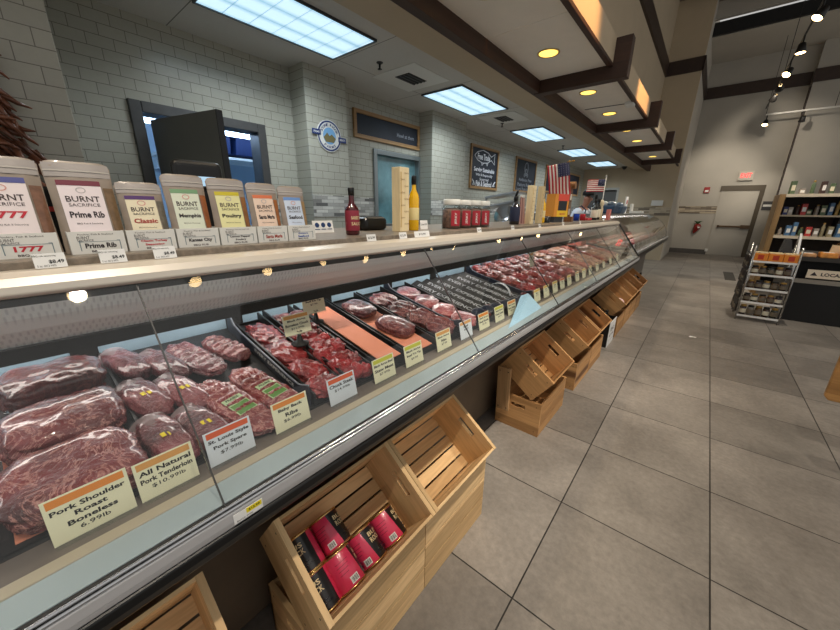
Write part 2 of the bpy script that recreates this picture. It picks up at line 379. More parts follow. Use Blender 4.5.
# ------------------------------------------------------------------ lights
def spot(loc, aim, power, col=(1,.78,.52), size=1.0, blend=.6, rad=.03):
    l = bpy.data.lights.new('lamp', 'SPOT'); l.energy = power; l.color = col; l.spot_size = size; l.spot_blend = blend; l.shadow_soft_size = rad
    o = bpy.data.objects.new('lamp', l); C.objects.link(o); o.location = loc
    o.rotation_euler = (V(aim)-V(loc)).to_track_quat('-Z', 'Y').to_euler(); return o
def area(loc, sx, sy, power, col, aim=(0,0,-1)):
    l = bpy.data.lights.new('lamp', 'AREA'); l.shape = 'RECTANGLE'; l.size = sx; l.size_y = sy; l.energy = power; l.color = col
    o = bpy.data.objects.new('lamp', l); C.objects.link(o); o.location = loc
    o.rotation_euler = V(aim).to_track_quat('-Z', 'Y').to_euler(); return o
M_dark = mat('lamp_socket', (20,18,16), .5)
# fluorescent troffers
def lens_material():
    m = bpy.data.materials.new('troffer_lens'); T = NT(m)
    v = T.coord()
    br = T.n.new('ShaderNodeTexBrick'); br.offset = 0; br.inputs['Scale'].default_value = 1
    br.inputs['Brick Width'].default_value = .195; br.inputs['Row Height'].default_value = .19; br.inputs['Mortar Size'].default_value = .003
    br.inputs['Color1'].default_value = br.inputs['Color2'].default_value = (.62,.86,1,1); br.inputs['Mortar'].default_value = (.16,.34,.5,1)
    T.link(v, br.inputs['Vector'])
    w = T.n.new('ShaderNodeTexWave'); w.inputs['Scale'].default_value = 1.62; w.wave_profile = 'SIN'; w.bands_direction = 'X'; w.inputs['Distortion'].default_value = .6
    T.link(v, w.inputs['Vector'])
    c = T.mix(1, br.outputs['Color'], T.ramp(w.outputs['Fac'], [(0, (.62,.74,.8)), (.5, (1,1,1))]), 'MULTIPLY')
    T.link(c, T.b.inputs['Emission Color']); T.b.inputs['Emission Strength'].default_value = .88; T.b.inputs['Base Color'].default_value = (.5,.6,.7,1)
    return m
M_lens = lens_material()
TL = ['nearest long fluorescent ceiling panel, above the open grey door', 'second fluorescent ceiling panel, above the framed fish poster wall', 'third fluorescent ceiling panel from the camera, beyond the air vents', 'fourth fluorescent ceiling panel, above the small striped flag', 'farthest fluorescent ceiling panel, next to the end wall']
for i, y in enumerate((1.2, 3.7, 6.2, 8.72, 11.2)):
    t = thing('ceiling_light', TL[i], 'light', (-3.05, y, H_CEIL), 0, 'fluorescent panels in the deli ceiling')
    q = MB(); q.box(0,.6,0,.012,-.018,0); q.box(0,.6,1.168,1.18,-.018,0); q.box(0,.012,.012,1.168,-.018,0); q.box(.588,.6,.012,1.168,-.018,0)
    q.build('frame', mat('troffer_frame', (60,66,72), .4), t)
    MB().box(.012,.588,.012,1.168,-.010,-.004).build('lens', M_lens, t)
    a = area((-2.75, y+.59, H_CEIL-.022), .5, 1.05, 15, (.86,.95,1)); a.data.spread = 2.6
# canopy downlights
DL = []
k = 0
for j in range(-1, 4):
    for dy in (.55, 1.68):
        y = 4.03+2.44*j-2.28+dy
        if y > YP-.4: continue
        DL.append(y)
names = ['recessed warm downlight in canopy, %s' % s for s in ('above the camera', 'just ahead of the camera', 'first panel, near half', 'nearest one in view, before the first cross beam', 'second in view, just past the first cross beam', 'third in view, before the second cross beam', 'fourth in view, past the second cross beam', 'fifth in view, before the third cross beam', 'last but one, past the third cross beam', 'farthest, in the last panel')]
for i, y in enumerate(DL):
    t = thing('recessed_downlight', names[i % len(names)], 'light', (-1.38, y, 2.79), 0, 'warm downlights in the canopy')
    MB().lathe([(.078,-.001),(.085,-.006),(.095,-.006),(.097,0),(.078,0)], 28, cap=False).build('trim_ring', mat('ring_brass', (196,176,120), .3, .6), t, smooth=True)
    MB().lathe([(.0,-.0035),(.078,-.0035),(.078,-.001),(0,-.001)], 28, cap=False).build('lens', mat('warm_lens', (255,230,150), .4, emit=(255,205,90), es=2.0), t)
    spot((-1.38, y, 2.775), (-1.1, y, 0), 20, (1,.82,.58), 1.9, .7, .05)
# track lights
tr = thing('lighting_track', 'black ceiling track running along the aisle above the spotlights', 'track', (.66, 0, 4.42))
MB().box(-.012,.012,-1,15.2,0,.02).build('rail', M_dark, tr)
for y in (2, 7, 12): MB().tube([(0,y,.02),(0,y,2.77)], .006, 6).build('hanger', M_dark, tr)
tw = thing('lighting_track', 'white crosswise track with rods near the exit sign', 'track', (.70, 15.25, 4.25))
MB().box(0,5.2,-.02,.02,0,.04).build('rail', mat('track_white', (226,224,216), .4), tw)
for x in (.0, 1.35, 4.0): MB().tube([(x,0,.04),(x,0,1.98)], .006, 6).build('hanger', M_dark, tw)
M_bulb = mat('spot_bulb', (255,235,200), .4, emit=(255,214,150), es=14)
def head(loc, aim, label, power, size=.9, col=(1,.89,.74)):
    t = thing('track_spotlight', label, 'spotlight', loc, 0, 'track spotlights over the aisle')
    d = (V(aim)-V(loc)).normalized(); R = d.to_track_quat('Z', 'Y').to_matrix().to_4x4(); R = Matrix.Translation((0,0,-.2)) @ R
    MB().lathe([(.03,-.09),(.045,-.08),(.075,.07),(.07,.075),(.066,.06)], 20, R, cap=False).build('lamp_housing', M_dark if size < 5 else M_white, t, smooth=True)
    MB().lathe([(.0,.058),(.064,.058),(.064,.062),(0,.062)], 18, R, cap=False).build('bulb', M_bulb, t)
    q = MB(); q.tube([(0,0,0),(0,0,-.12),tuple(R @ V((0,0,-.06)))], .012, 8); q.build('swivel_arm', M_dark, t)
    s = spot(tuple(V(loc)+R.to_translation()+d*.09), aim, power, col, size, .7, .05); return t
HY = [(8.2, (-1.2,7.0,1)), (9.62, (.9,9.0,0)), (10.94, (-1.0,8.6,1)), (12.06, (1.0,16.5,3.2)), (13.0, (-.2,16.5,2.2))]
HN = ['track spotlight nearest the camera in the upper right', 'second track spotlight from the top right corner', 'third track spotlight, the brightest at the middle of the run', 'fourth track spotlight just below the bright one', 'fifth track spotlight, tilted, low on the aisle run']
for (y, aim), nm in zip(HY, HN): head((.66, y, 4.42), aim, nm, 210)
head((.74, 15.25, 4.25), (.3,13,0), 'track spotlight at the left end of white crosswise track', 150)
head((1.5, 15.25, 4.25), (1.2,16.3,1.5), 'white track spotlight hanging second along the crosswise track', 60)
for i, (y, aim) in enumerate(((-.6, (-.8,.1,.95)), (.3, (-.75,.7,.95)), (1.2, (.4,1.9,0)), (2.0, (-.8,2.2,.95)), (2.8, (-.985,3.0,2.9)), (3.6, (.3,4.2,0)), (4.5, (-.8,4.2,.95)), (5.3, (-.985,5.8,2.9)), (6.1, (1.3,6.9,0.6)), (7.1, (1.6,8.6,1.3)))):
    head((.66, y, 4.42), aim, 'track spotlight over aisle, number %d of the row from behind the camera' % (i+1), (190 if i > 1 else (70, 130)[i]) if aim[2] != 2.9 else 420, .9 if aim[2] != 2.9 else .5, (1,.89,.74) if aim[2] != 2.9 else (1,.52,.2))

W = bpy.data.worlds.new('World'); bpy.context.scene.world = W; W.use_nodes = True
W.node_tree.nodes['Background'].inputs[0].default_value = (.95,.93,.9,1); W.node_tree.nodes['Background'].inputs[1].default_value = .46

# ------------------------------------------------------------------ display case
YA, YE = -1.15, 5.2
def deckrot(rz): return (Matrix.Rotation(.2177, 3, 'Y') @ Matrix.Rotation(rz, 3, 'Z')).to_euler()
def deckz(x): return .905 + .2212*(-.78-x)
dc = thing('refrigerated_display_case', 'long glass fronted refrigerated meat case along the aisle', 'display case', (0,0,0))
M_rail = mat('satin_rail', (190,190,192), .35, .25, bump=.03, bscale=90); M_bump = mat('satin_top_trim', (214,206,194), .3, .25)
M_case = mat('case_body_grey', (118,112,104), .5, .1, var=.1, vscale=3)
M_inner = mat('case_inner_grey', (112,104,98), .5, .2)
M_cream = mat('case_cream_strip', (176,166,146), .45)
M_plate = mat('case_pale_plate', (168,184,192), .3, .1)
MB().box(-1.02, -1.0, YA, YE, .02, .80).build('kick_panel', mat('kick_panel_brown', (112,98,82), .5, .1, var=.25, vscale=2), dc)
MB().prism([(-1.0,.80),(-.63,.838),(-.60,.845),(-.605,.895),(-.74,.895),(-1.42,.98),(-1.42,.02),(-1.02,.02),(-1.02,.8)][::-1], YA, YE).build('case_body', M_case, dc)
q = MB(); q.prism([(-.635,.825),(-.60,.827),(-.588,.833),(-.584,.85),(-.586,.868),(-.60,.870),(-.635,.870)][::-1], YA, YE); q.build('rubber_bumper', M_black, dc, smooth=False, bevel=.004)
q = MB(); q.prism([(-.62,.870),(-.589,.870),(-.587,.885),(-.589,.905),(-.62,.907)][::-1], YA, YE); q.build('front_rail', M_rail, dc, bevel=.003)
MB().tube([(-.5915,YA,.9085),(-.5915,YE,.9085)], .0035, 8).build('chrome_bead', M_chrome, dc, smooth=True)
MB().tube([(-.5965,YA,.9145),(-.5965,YE,.9145)], .0035, 8).build('chrome_bead', M_chrome, dc, smooth=True)
MB().box(-.610, -.600, YA, YE, .900, .914).build('glass_channel', M_blackm, dc)
MB().box(-.673, -.6105, YA, YE, .895, .9155).build('ledge_plate', M_plate, dc)
MB().box(-.700, -.6735, YA, YE, .895, .918).build('ledge_strip', M_cream, dc, bevel=.002)
MB().box(-.775, -.7005, YA, YE, .89, .903).build('sign_ledge', M_inner, dc)
q = MB(); q.prism([(-.776,.904-.03),(-.776,.903),(-1.325,deckz(-1.325)-.003),(-1.325,.9)], YA, YE); q.build('deck', mat('deck_black', (22,22,24), .5, var=.3), dc)
# canopy, top and bumper
cv = [(-.898,1.290),(-.915,1.263),(-.94,1.236),(-.972,1.213),(-1.0,1.192)]
def perf():
    m = bpy.data.materials.new('perforated_canopy'); T = NT(m)
    tc = T.n.new('ShaderNodeTexCoord'); sp = T.n.new('ShaderNodeSeparateXYZ'); T.link(tc.outputs['Object'], sp.inputs[0])
    def sn(sock, k):
        a = T.n.new('ShaderNodeMath'); a.operation = 'MULTIPLY'; a.inputs[1].default_value = k; b_ = T.n.new('ShaderNodeMath'); b_.operation = 'SINE'
        T.link(sock, a.inputs[0]); T.link(a.outputs[0], b_.inputs[0]); return b_.outputs[0]
    d_ = T.n.new('ShaderNodeMath'); d_.operation = 'SUBTRACT'; T.link(sp.outputs[2], d_.inputs[0]); T.link(sp.outputs[0], d_.inputs[1])
    mm = T.n.new('ShaderNodeMath'); mm.operation = 'MULTIPLY'; T.link(sn(sp.outputs[1], 620), mm.inputs[0]); T.link(sn(d_.outputs[0], 560), mm.inputs[1])
    T.link(T.ramp(mm.outputs[0], [(.2, lin((238,244,246))), (.6, lin((216,222,226)))]), T.b.inputs['Base Color'])
    T.b.inputs['Roughness'].default_value = .4; T.b.inputs['Metallic'].default_value = .08; return m
q = MB(); q.prism(cv+[(-1.02,1.2),(-1.02,1.30)], YA, YE); q.build('light_canopy', perf(), dc)
MB().box(-1.03, -.992, YA, YE, 1.160, 1.190).build('canopy_lip', M_blackm, dc)
MB().box(-1.42, -1.021, YA, YE, 1.20, 1.30).build('upper_body', M_inner, dc)
MB().box(-1.24, -1.20, YA+.1, YE-.1, 1.175, 1.198).build('lamp_tube', mat('case_lamp', (255,248,238), .4, emit=(255,246,238), es=7), dc)
q = MB(); q.box(-1.42, -1.33, YA, YE, .95, 1.012)
q.build('rear_sill', M_inner, dc)
y = YA
k = 0
while y < YE-.05:
    y1 = min(y+.42, YE)
    MB().box(-1.36, -1.335, y, y1-.06, 1.012, 1.2).build('rear_door', mat('rear_door_pale', (176,206,226), .25, .1, var=.12, vscale=5), dc)
    MB().box(-1.37, -1.33, y1-.06, y1, 1.012, 1.2).build('rear_post', M_blackm, dc); y = y1
q = MB(); q.prism([(-.885,1.312),(-.8875,1.326),(-.898,1.339),(-.922,1.347),(-.955,1.346),(-.955,1.302),(-.893,1.305)][::-1], YA, YE)
q.build('top_bumper', M_bump, dc, smooth=False, bevel=.003)
MB().box(-.96, -.898, YA, YE, 1.290, 1.304).build('glass_top_channel', M_dkgrey, dc)
M_stone = mat('worktop_stone', (120,110,98), .35, var=.35, vscale=60, bump=.05)
tp = MB().box(-1.50, -.952, YA, YE, 1.303, 1.3615).build('worktop', M_stone, dc, bevel=.003)
# glass panes
k = 0
js = [YA, -.80, .157, 1.115, 2.073, 3.03, 3.99, 4.95, YE]
for a, c in zip(js, js[1:]):
    MB().strip([(-.894,1.302),(-.604,.905)], a+.0013, c-.0013, .005).build('glass_pane', M_glass, dc)
    if a > YA: MB().strip([(-.8955,1.300),(-.6035,.911)], a-.0012, a+.0012, .0055).build('glass_joint', M_dkgrey if k % 2 else M_steel, dc); k += 1
# end panels
ep = [(-1.42,.02),(-1.02,.02),(-1.0,.80),(-.60,.842),(-.597,.905),(-.892,1.302),(-.952,1.345),(-1.42,1.345)]
MB().prism([(-1.42,.02),(-1.02,.02),(-1.0,.80),(-.60,.842),(-.597,.905),(-.70,.92),(-1.38,1.08),(-1.42,1.345)], YE, YE+.03).build('end_panel', M_dkgrey, dc)
MB().prism([(-.70,.93),(-.605,.91),(-.892,1.302),(-1.37,1.302),(-1.37,1.085)], YE+.01, YE+.02).build('end_glass', M_glass, dc)
q = MB(); q.tube([(-.60,YE+.015,.9),(-.895,YE+.015,1.305),(-.955,YE+.015,1.34)], .012, 8); q.build('end_frame', M_blackm, dc, smooth=True)

# shelf tags, stickers
def small_tag(name, label, cat, fn, w, h, lines, base=M_paper, th=.0008, parts=None, group=None, nrm=None):
    pass
for y, lab in ((.048, 'white shelf price tag under the leftmost seasoning box'), (.137, 'white shelf price tag under the second seasoning box'), (.226, 'white shelf price tag under the purple seasoning box')):
    t = thing('shelf_price_tag', lab, 'price tag', (-.926, y, 1.357), rot=(0,-.25,0))
    MB().box(0,.0010,-.021,.021,-.009,.018).build('card', M_paper, t)
    q = MB(); add_txt(q, '$8.49', .020, .0075, onX(.0016, .008, .002), .02); add_txt(q, 'BBQ rub seasoning', .03, .004, onX(.0016, -.006, .013), 0); add_txt(q, '5 oz  0012 4470', .024, .0035, onX(.0016, -.006, -.005), 0)
    q.build('lettering', M_ink, t)
t = thing('price_sticker', 'small white and yellow price sticker on the case front rail', 'sticker', (-.5862, .19, .888))
MB().box(0,.001,-.028,.028,-.011,.011).build('backing', M_paper, t)
MB().box(.001,.0014,-.004,.026,-.001,.010).build('yellow_panel', mat('yellow_label', (240,220,40), .5), t)
q = MB(); add_txt(q, '$12.99', .022, .006, onX(.0018, .011, .0045)); add_txt(q, 'bone mix', .03, .004, onX(.0018, -.008, -.006), 0); q.build('lettering', M_ink, t)
for i, y in enumerate((.85, 1.02, 1.14, 1.62, 2.03, 2.48, 3.0, 3.5)):
    t = thing('shelf_price_tag', 'small white shelf tag on worktop edge, %s' % ['right of the sauce bottle', 'under the yellow oil bottle', 'wider one before the candy jars', 'under the candy jars', 'right of the candy jars', 'under the plank packs', 'past the plank packs', 'under the upright wooden rack'][i], 'price tag', (-.926, y, 1.357), rot=(0,-.25,0))
    w = .05 if i == 2 else .022
    MB().box(0,.0010,-w,w,-.009,.016).build('card', M_paper, t)
    q = MB(); add_txt(q, '$12.99', w*1.5, .009, onX(.0016, 0, .003)); q.build('lettering', M_ink, t)

# ---- price signs
M_clear = glass('acrylic_sleeve', (246,248,248), .8)
ORG, TAN, RED, YEL = (230,140,50), (222,160,84), (226,94,40), (206,206,60)
def sign(y0, lines, band, blue, label, w=.1, h=.078, x=-.745, z=.9035, first=None):
    t = thing('price_sign', label, 'price sign', (x, y0+w/2, z), 0, 'price signs in the meat case')
    tl = .2
    Rm = Matrix.Rotation(-tl, 4, 'Y')
    cd = MB().box(-.0012, .0, -w/2, w/2, 0, h, Rm).build('card', M_cardb if blue else M_card, t)
    MB().box(.0, .0003, -w/2+.005, w/2-.005, h*.80, h*.965, Rm).build('colour_band', mat('band_%d_%d_%d' % band, band, .5), cd)
    q = MB(); n = len(lines); fn = lambda vv: (lambda u, v: tuple(Rm @ V((.0006, u, vv+v))))
    hs = [.115 if i < n-1 else .10 for i in range(n)]; 
    zz = .75
    for s, hh in zip(lines, hs):
        k = .80 if n <= 3 else .7
        add_txt(q, s, w*.88, h*hh*(1.12 if n <= 3 else .95), fn(h*(zz-hh*.55)), .03 if hh > .11 else .008); zz -= hh*1.7 if n <= 3 else hh*1.45
    q.build('lettering', M_ink, cd)
    MB().box(-.02, .012, -w/2+.002, w/2-.002, 0, .0015).build('sleeve_foot', M_clear, t)
    return t
SG = [(-.060, ('Pork Shoulder','Roast','Boneless','6.99lb'), ORG, 0, 'large price sign reading Pork Shoulder Roast Boneless, orange band'),
 (.060, ('All Natural','Pork Tenderloin','$10.99lb'), TAN, 0, 'price sign reading All Natural Pork Tenderloin, tan orange band'),
 (.183, ('St. Louis Style','Pork Spare','$7.99lb'), RED, 1, 'pale blue price sign reading St. Louis Style Pork Spare'),
 (.337, ('Baby Back','Ribs','$6.99lb'), ORG, 0, 'price sign reading Baby Back Ribs, orange band'),
 (.505, ('Chuck Steak','$14.99lb'), RED, 1, 'pale blue price sign reading Chuck Steak, red band'),
 (.682, ('Black Angus Beef','Stew Meat','$7.99lb'), YEL, 0, 'price sign with yellow green band reading Black Angus Beef Stew Meat'),
 (.838, ('Black Angus','Beef Tri Tip','$9.99'), YEL, 0, 'price sign with yellow green band reading Black Angus Beef Tri Tip'),
 (1.03, ('Black Angus','Ribs','$7.99'), TAN, 0, 'price sign with tan band left of the dark glass joint'),
 (1.205, ('Beef','$8.99'), TAN, 1, 'white price sign with tan band behind the dark glass joint'),
 (1.369, ('Black Angus','Beef Steak','$9.99'), ORG, 0, 'price sign with orange band right of the dark glass joint'),
 (1.534, ('Black Angus','Flank Steak','$9.99'), YEL, 0, 'price sign with yellow band, left neighbour of an orange one beside the blue sheet'),
 (1.685, ('Black Angus','Beef Steak','$8.99'), ORG, 0, 'price sign with orange band touching the blue sheet'),
 (2.06, ('Beef','$7.99'), (232,190,70), 0, 'first price sign to the right of the blue sheet'),
 (2.225, ('Beef','$8.99'), (232,190,70), 0, 'second price sign to the right of the blue sheet'),
 (2.40, ('Beef','$6.99'), (232,190,70), 0, 'third price sign to the right of the blue sheet'),
 (2.56, ('Beef','$5.99'), RED, 0, 'red banded price sign beyond the blue sheet'),
 (2.73, ('Pork','$5.99'), (232,190,70), 0, 'price sign just beyond the red banded one at the ground meat'),
 (2.95, ('Chicken','$4.99'), TAN, 0, 'price sign at the first pale poultry tray'),
 (3.15, ('Chicken','$3.99'), (232,190,70), 0, 'second price sign along the poultry trays'),
 (3.36, ('Chicken','$3.49'), (232,190,70), 0, 'third price sign along the poultry trays'),
 (3.62, ('Chicken','$5.49'), TAN, 0, 'fourth price sign along the poultry trays'),
 (3.90, ('Turkey','$5.99'), TAN, 0, 'fifth price sign along the poultry trays'),
 (4.22, ('Turkey','$6.49'), TAN, 0, 'sixth price sign along the poultry trays'),
 (4.60, ('Sausage','$6.49'), TAN, 0, 'last price sign before the end of the long case')]
for s in SG:
    sign(*s, w=.112 if s[0] < 0 else .1, h=.084 if s[0] < 0 else .08)
def tray_sign(y, x, z, lines, band, label, hh=.055):      # sign clipped on a small black cone stand in the meat
    t = sign(y, lines, band, 0, label, x=x, z=z+hh, w=.1, h=.07)
    MB().lathe([(.03,-hh-.0),(.03,-hh+.006),(.012,-hh+.012),(.006,-.002)], 14, cap=True).build('clip_stand', M_blackm, t, smooth=True)
    q = MB(); q.tube([(.004+.008*math.cos(a), .008*math.sin(a), -.0+.010+.008*math.cos(a)*0) for a in [2*PI*i/12 for i in range(13)]], .0012, 5); q.build('wire_ring', M_black, t)
    return t

# ---- meat
def blob(lx, ly, lz, seed, amp=.08, p=3.2, nu=22, nv=30, freq=2.5):
    """rounded cut of meat with flat base, centred, sitting on z=0"""
    q = MB(); o = V((seed*3.1, seed*1.7, seed*.9))
    def fn(i, j):
        th = PI*i; ph = 2*PI*j
        sx, sy, sz = math.sin(th)*math.cos(ph), math.sin(th)*math.sin(ph), math.cos(th)
        r = 1/((abs(sx)**p+abs(sy)**p+abs(sz)**p)**(1/p))
        d = V((sx, sy, sz))
        r *= 1 + amp*mnoise.noise(d*freq+o) + amp*.5*mnoise.noise(d*freq*2.7+o)
        return (sx*r*lx/2, sy*r*ly/2, max(sz*r, -.8)*lz/2+lz*.4)
    q.grid(fn, nu, nv); return q
def put(q, name, m, label, cat, x, y, lift=0, rz=0, group=None, tilt=True):
    o = q.build(name, m, None, smooth=True)
    o.location = (x, y, deckz(x)+lift); o.rotation_euler = deckrot(rz)
    return tag(o, label, cat, group)
PORK = meat('pork_shoulder_meat', (116,36,40), (206,148,138), .55, 12, dark=.36)
PORKD = meat('pork_dark_meat', (84,24,26), (150,78,66), .35, 9)
TEND = meat('tenderloin_meat', (118,48,54), (186,132,130), .4, 16, dark=.4)
RIBM = meat('rib_meat', (138,54,56), (214,160,150), .6, 15, stretch=(1,1,1))
BEEF = meat('beef_red_meat', (146,26,32), (206,104,98), .35, 18, dark=.45)
BEEFD = meat('beef_dark_meat', (92,24,30), (190,126,116), .5, 14)
STEW = meat('stew_meat', (160,24,32), (214,98,98), .35, 30, dark=.45)
GRND = meat('ground_meat', (150,44,36), (206,112,92), .4, 40)
POUL = meat('poultry_meat', (196,140,110), (226,200,176), .5, 18)
SAUS = meat('sausage_meat', (176,92,76), (214,150,130), .4, 20)
M_wrap = glass('vacuum_wrap', (236,228,226), 1.2, 1.5, .03)
M_pinkp = mat('pink_butcher_paper', (230,146,116), .6, var=.04)
M_tray = mat('black_tray', (20,20,22), .38, bump=.3, bscale=60)
M_dblue = mat('divider_navy', (26,32,48), .4)
M_yel = mat('yellow_sticker', (238,214,40), .5)
M_grn = mat('pale_green_label', (184,204,160), .5); M_grn2 = mat('green_print', (96,142,70), .6)
def flat(name, m, x0, x1, y0, y1, lift, label, cat, group=None, t=.002):      # slab lying on the sloped deck
    q = MB(); q.prism([(x0,deckz(x0)+lift),(x1,deckz(x1)+lift),(x1,deckz(x1)+lift+t),(x0,deckz(x0)+lift+t)], y0, y1)
    return tag(q.build(name, m), label, cat, group)
# trays: black walls run from the front to the rear of the deck
def tray(y0, y1, label, hgt=.03, x0=-1.31, x1=-.782):
    t = thing('meat_tray', label, 'tray', (0,0,0), 0, 'black trays in the case')
    q = MB(); q.prism([(x0,deckz(x0)),(x1,deckz(x1)),(x1,deckz(x1)+.004),(x0,deckz(x0)+.004)], y0, y1); q.build('tray_floor', M_tray, t)
    for a in (y0, y1-.006):
        q = MB(); q.prism([(x0,deckz(x0)+.004),(x1,deckz(x1)+.004),(x1,deckz(x1)+hgt),(x0,deckz(x0)+hgt)], a, a+.006); q.build('tray_wall', M_tray, t)
    q = MB(); q.prism([(x0,deckz(x0)+.004),(x0+.006,deckz(x0)+.004),(x0+.006,deckz(x0)+.012),(x0,deckz(x0)+.012)], y0+.006, y1-.006); q.build('tray_wall', M_tray, t)
    return t
def divider(y, label, hgt=.055, text=None, x0=-1.30, x1=-.79):
    t = thing('tray_divider', label, 'divider', (0, y, 0), 0, 'tray dividers')
    n = 10; top = []
    for i in range(n+1):
        f = i/n; x = x0+(x1-x0)*f
        bump = .055*math.exp(-((f-.0)/.07)**2) + .03*math.exp(-((f-1)/.07)**2)
        top.append((x, deckz(x)+hgt*.75+bump))
    q = MB(); q.prism([(x1,deckz(x1)+.002),(x0,deckz(x0)+.002)]+top, -.004, .004); q.build('blade', M_dblue, t)
    q = MB(); q.tube([(x, 0, z) for x, z in top], .0028, 6); q.build('top_rim', mat('divider_rim', (120,126,136), .35), t, smooth=True)
    if text:
        q = MB(); sl = math.atan(.2212)
        fn = lambda u, v: (-.98+u*math.cos(sl)+v*math.sin(sl), -.0046, deckz(-.98)+.026-u*math.sin(sl)+v*math.cos(sl))
        add_txt(q, text, .34, .013, fn, .01); q.build('lettering', M_white, t)
    return t
tray(-.130, .112, 'black tray under the three big pork roasts at far left', .022)
flat('butcher_paper', M_pinkp, -1.06, -.79, -.10, .085, .006, 'pink paper sheet under the pork shoulder roasts', 'paper')
def roast(lx, ly, lz, seed, m, label, x, y, lift, rz, flap=1):
    t = thing('pork_roast', label, 'meat', (x, y, deckz(x)+lift), 0, 'vacuum packed pork roasts', rot=deckrot(rz))
    blob(lx, ly, lz, seed, .12, 3.6, 34, 44).build('meat_block', m, t, smooth=True)
    q = MB()
    def fn(i, j):
        s = -1+2*j; e = .012*mnoise.noise(V((i*3, j*5, seed)))
        return (s*lx*.42*(1-.25*i), -ly*.47-.04*i, lz*.22+e+.012*math.sin(j*19)*i)
    q.grid(fn, 6, 14); q.build('wrap_flap', M_wrap, t, smooth=True); return t
roast(.13, .18, .08, 1, PORKD, 'dark vacuum packed pork roast at the back of leftmost tray', -1.19, .005, .008, .05)
roast(.155, .195, .075, 2, PORK, 'marbled vacuum packed pork roast in the middle of leftmost tray', -1.02, .0, .010, .04)
roast(.175, .20, .068, 3, PORK, 'netted vacuum packed pork roast behind the pork shoulder sign', -.862, -.01, .010, .03)
put(blob(.10,.11,.05,14), 'pork_piece', meat('pork_pale_meat', (190,104,90), (224,160,146), .5, 12), 'pale pork piece in the bottom left corner of the case', 'meat', -.83, -.215, .004)
put(blob(.12,.13,.05,15), 'pork_piece', MC['pork_pale_meat'], 'pale pork piece behind the bottom left corner one', 'meat', -.98, -.25, .004)
# tenderloins in wrap: two columns of three
def tender(x, y, lx, ly, seed, label, rz, sticker):
    t = thing('pork_tenderloin', label, 'meat', (x, y, deckz(x)+.004), 0, 'wrapped pork tenderloins', rot=deckrot(rz))
    blob(lx*1.12, ly*1.22, .046, seed, .12, 2.9, 26, 34).build('meat_block', TEND, t, smooth=True)
    q = MB()
    def fn(i, j):
        a = PI*(j*1.0); e = .004*mnoise.noise(V((i*9, j*6, seed)))
        f = 1 if i < .6 else 1
        return (-lx*.53+lx*.30*i, -math.cos(a)*(ly*.60+.003), max(.002, math.sin(a)*(.040)+e*1.5))
    q.grid(fn, 6, 14); q.build('wrap_end', mat('milky_wrap', (170,150,152), .3, coat=.5, alpha=.55), t, smooth=True)
    if sticker:
        q = MB(); q.box(-.002,.012,-.010,-.001,0,.001, Matrix.Translation((.0,.0,.0415))); q.box(-.002,.012,.003,.010,0,.001, Matrix.Translation((.004,.0,.0415))); q.build('sticker', M_yel, t)
for i, (x, y, lx, ly, rz, s, lab) in enumerate(((-1.215,.150,.15,.062,.25,0,'dark wrapped pork tenderloin at the rear left of its tray'), (-1.16,.222,.15,.06,.3,0,'dark wrapped pork tenderloin at the rear right of its tray'),
    (-1.035,.145,.15,.066,.22,1,'middle left wrapped pork tenderloin with yellow sticker'), (-1.01,.222,.16,.062,.28,1,'middle right wrapped pork tenderloin with yellow sticker'),
    (-.868,.138,.16,.066,.15,1,'front left wrapped pork tenderloin behind its sign, yellow sticker'), (-.855,.214,.16,.064,.2,1,'front right wrapped pork tenderloin beside the ribs, yellow sticker'))):
    tender(x, y, lx, ly, 20+i, lab, rz, s)
# ribs
def ribs(x, y, lx, ly, seed, label, rz, lab=False, m=None, lz=.04):
    t = thing('rib_rack', label, 'meat', (x, y, deckz(x)+.004), 0, 'wrapped pork rib racks', rot=deckrot(rz))
    q = blob(lx*1.12, ly*1.12, lz, seed, .10, 3.2, 34, 44)
    q.v = [(a, c, z + (.004*math.sin(a*210) if z > lz*.5 else 0)) for a, c, z in q.v]
    q.build('meat_block', m or RIBM, t, smooth=True)
    if lab:
        L = Matrix.Translation((.03, 0, lz*.875))
        q = MB(); q.prism([(-.045,.0),(.03,.0),(.03,.0012),(-.045,.0012)], -.026, .026, L); lb = q.build('label', M_grn, t, bevel=.001)
        q = MB(); q.prism([(-.012,.0012),(.028,.0012),(.028,.0018),(-.012,.0018)], -.023, .023, L); q.build('green_panel', M_grn2, lb)
        q = MB(); fn = lambda vv: (lambda u, v: tuple(L @ V((-v+vv, u, .0022)))); add_txt(q, 'PRAIRIE', .036, .008, fn(-.037), .015); add_txt(q, 'NATURAL', .046, .012, fn(-.022), .03); q.build('lettering', M_ink, lb)
    return t
ribs(-1.15, .300, .19, .075, 31, 'unlabelled dark rib rack behind the labelled spare ribs', .3, m=meat('rib_dark_meat', (128,58,64), (200,160,160), .7, 16))
ribs(-1.16, .395, .15, .07, 32, 'unlabelled rib piece beside the black divider at the rear', .35)
ribs(-.89, .298, .24, .085, 33, 'wrapped spare rib rack with green label, left one', .22, True)
ribs(-.90, .392, .24, .08, 34, 'wrapped baby back rib rack with green label, right one', .2, True)
divider(.465, 'navy tray divider with white lettering right of the labelled ribs', .05, 'EVERY EXPERIENCE')
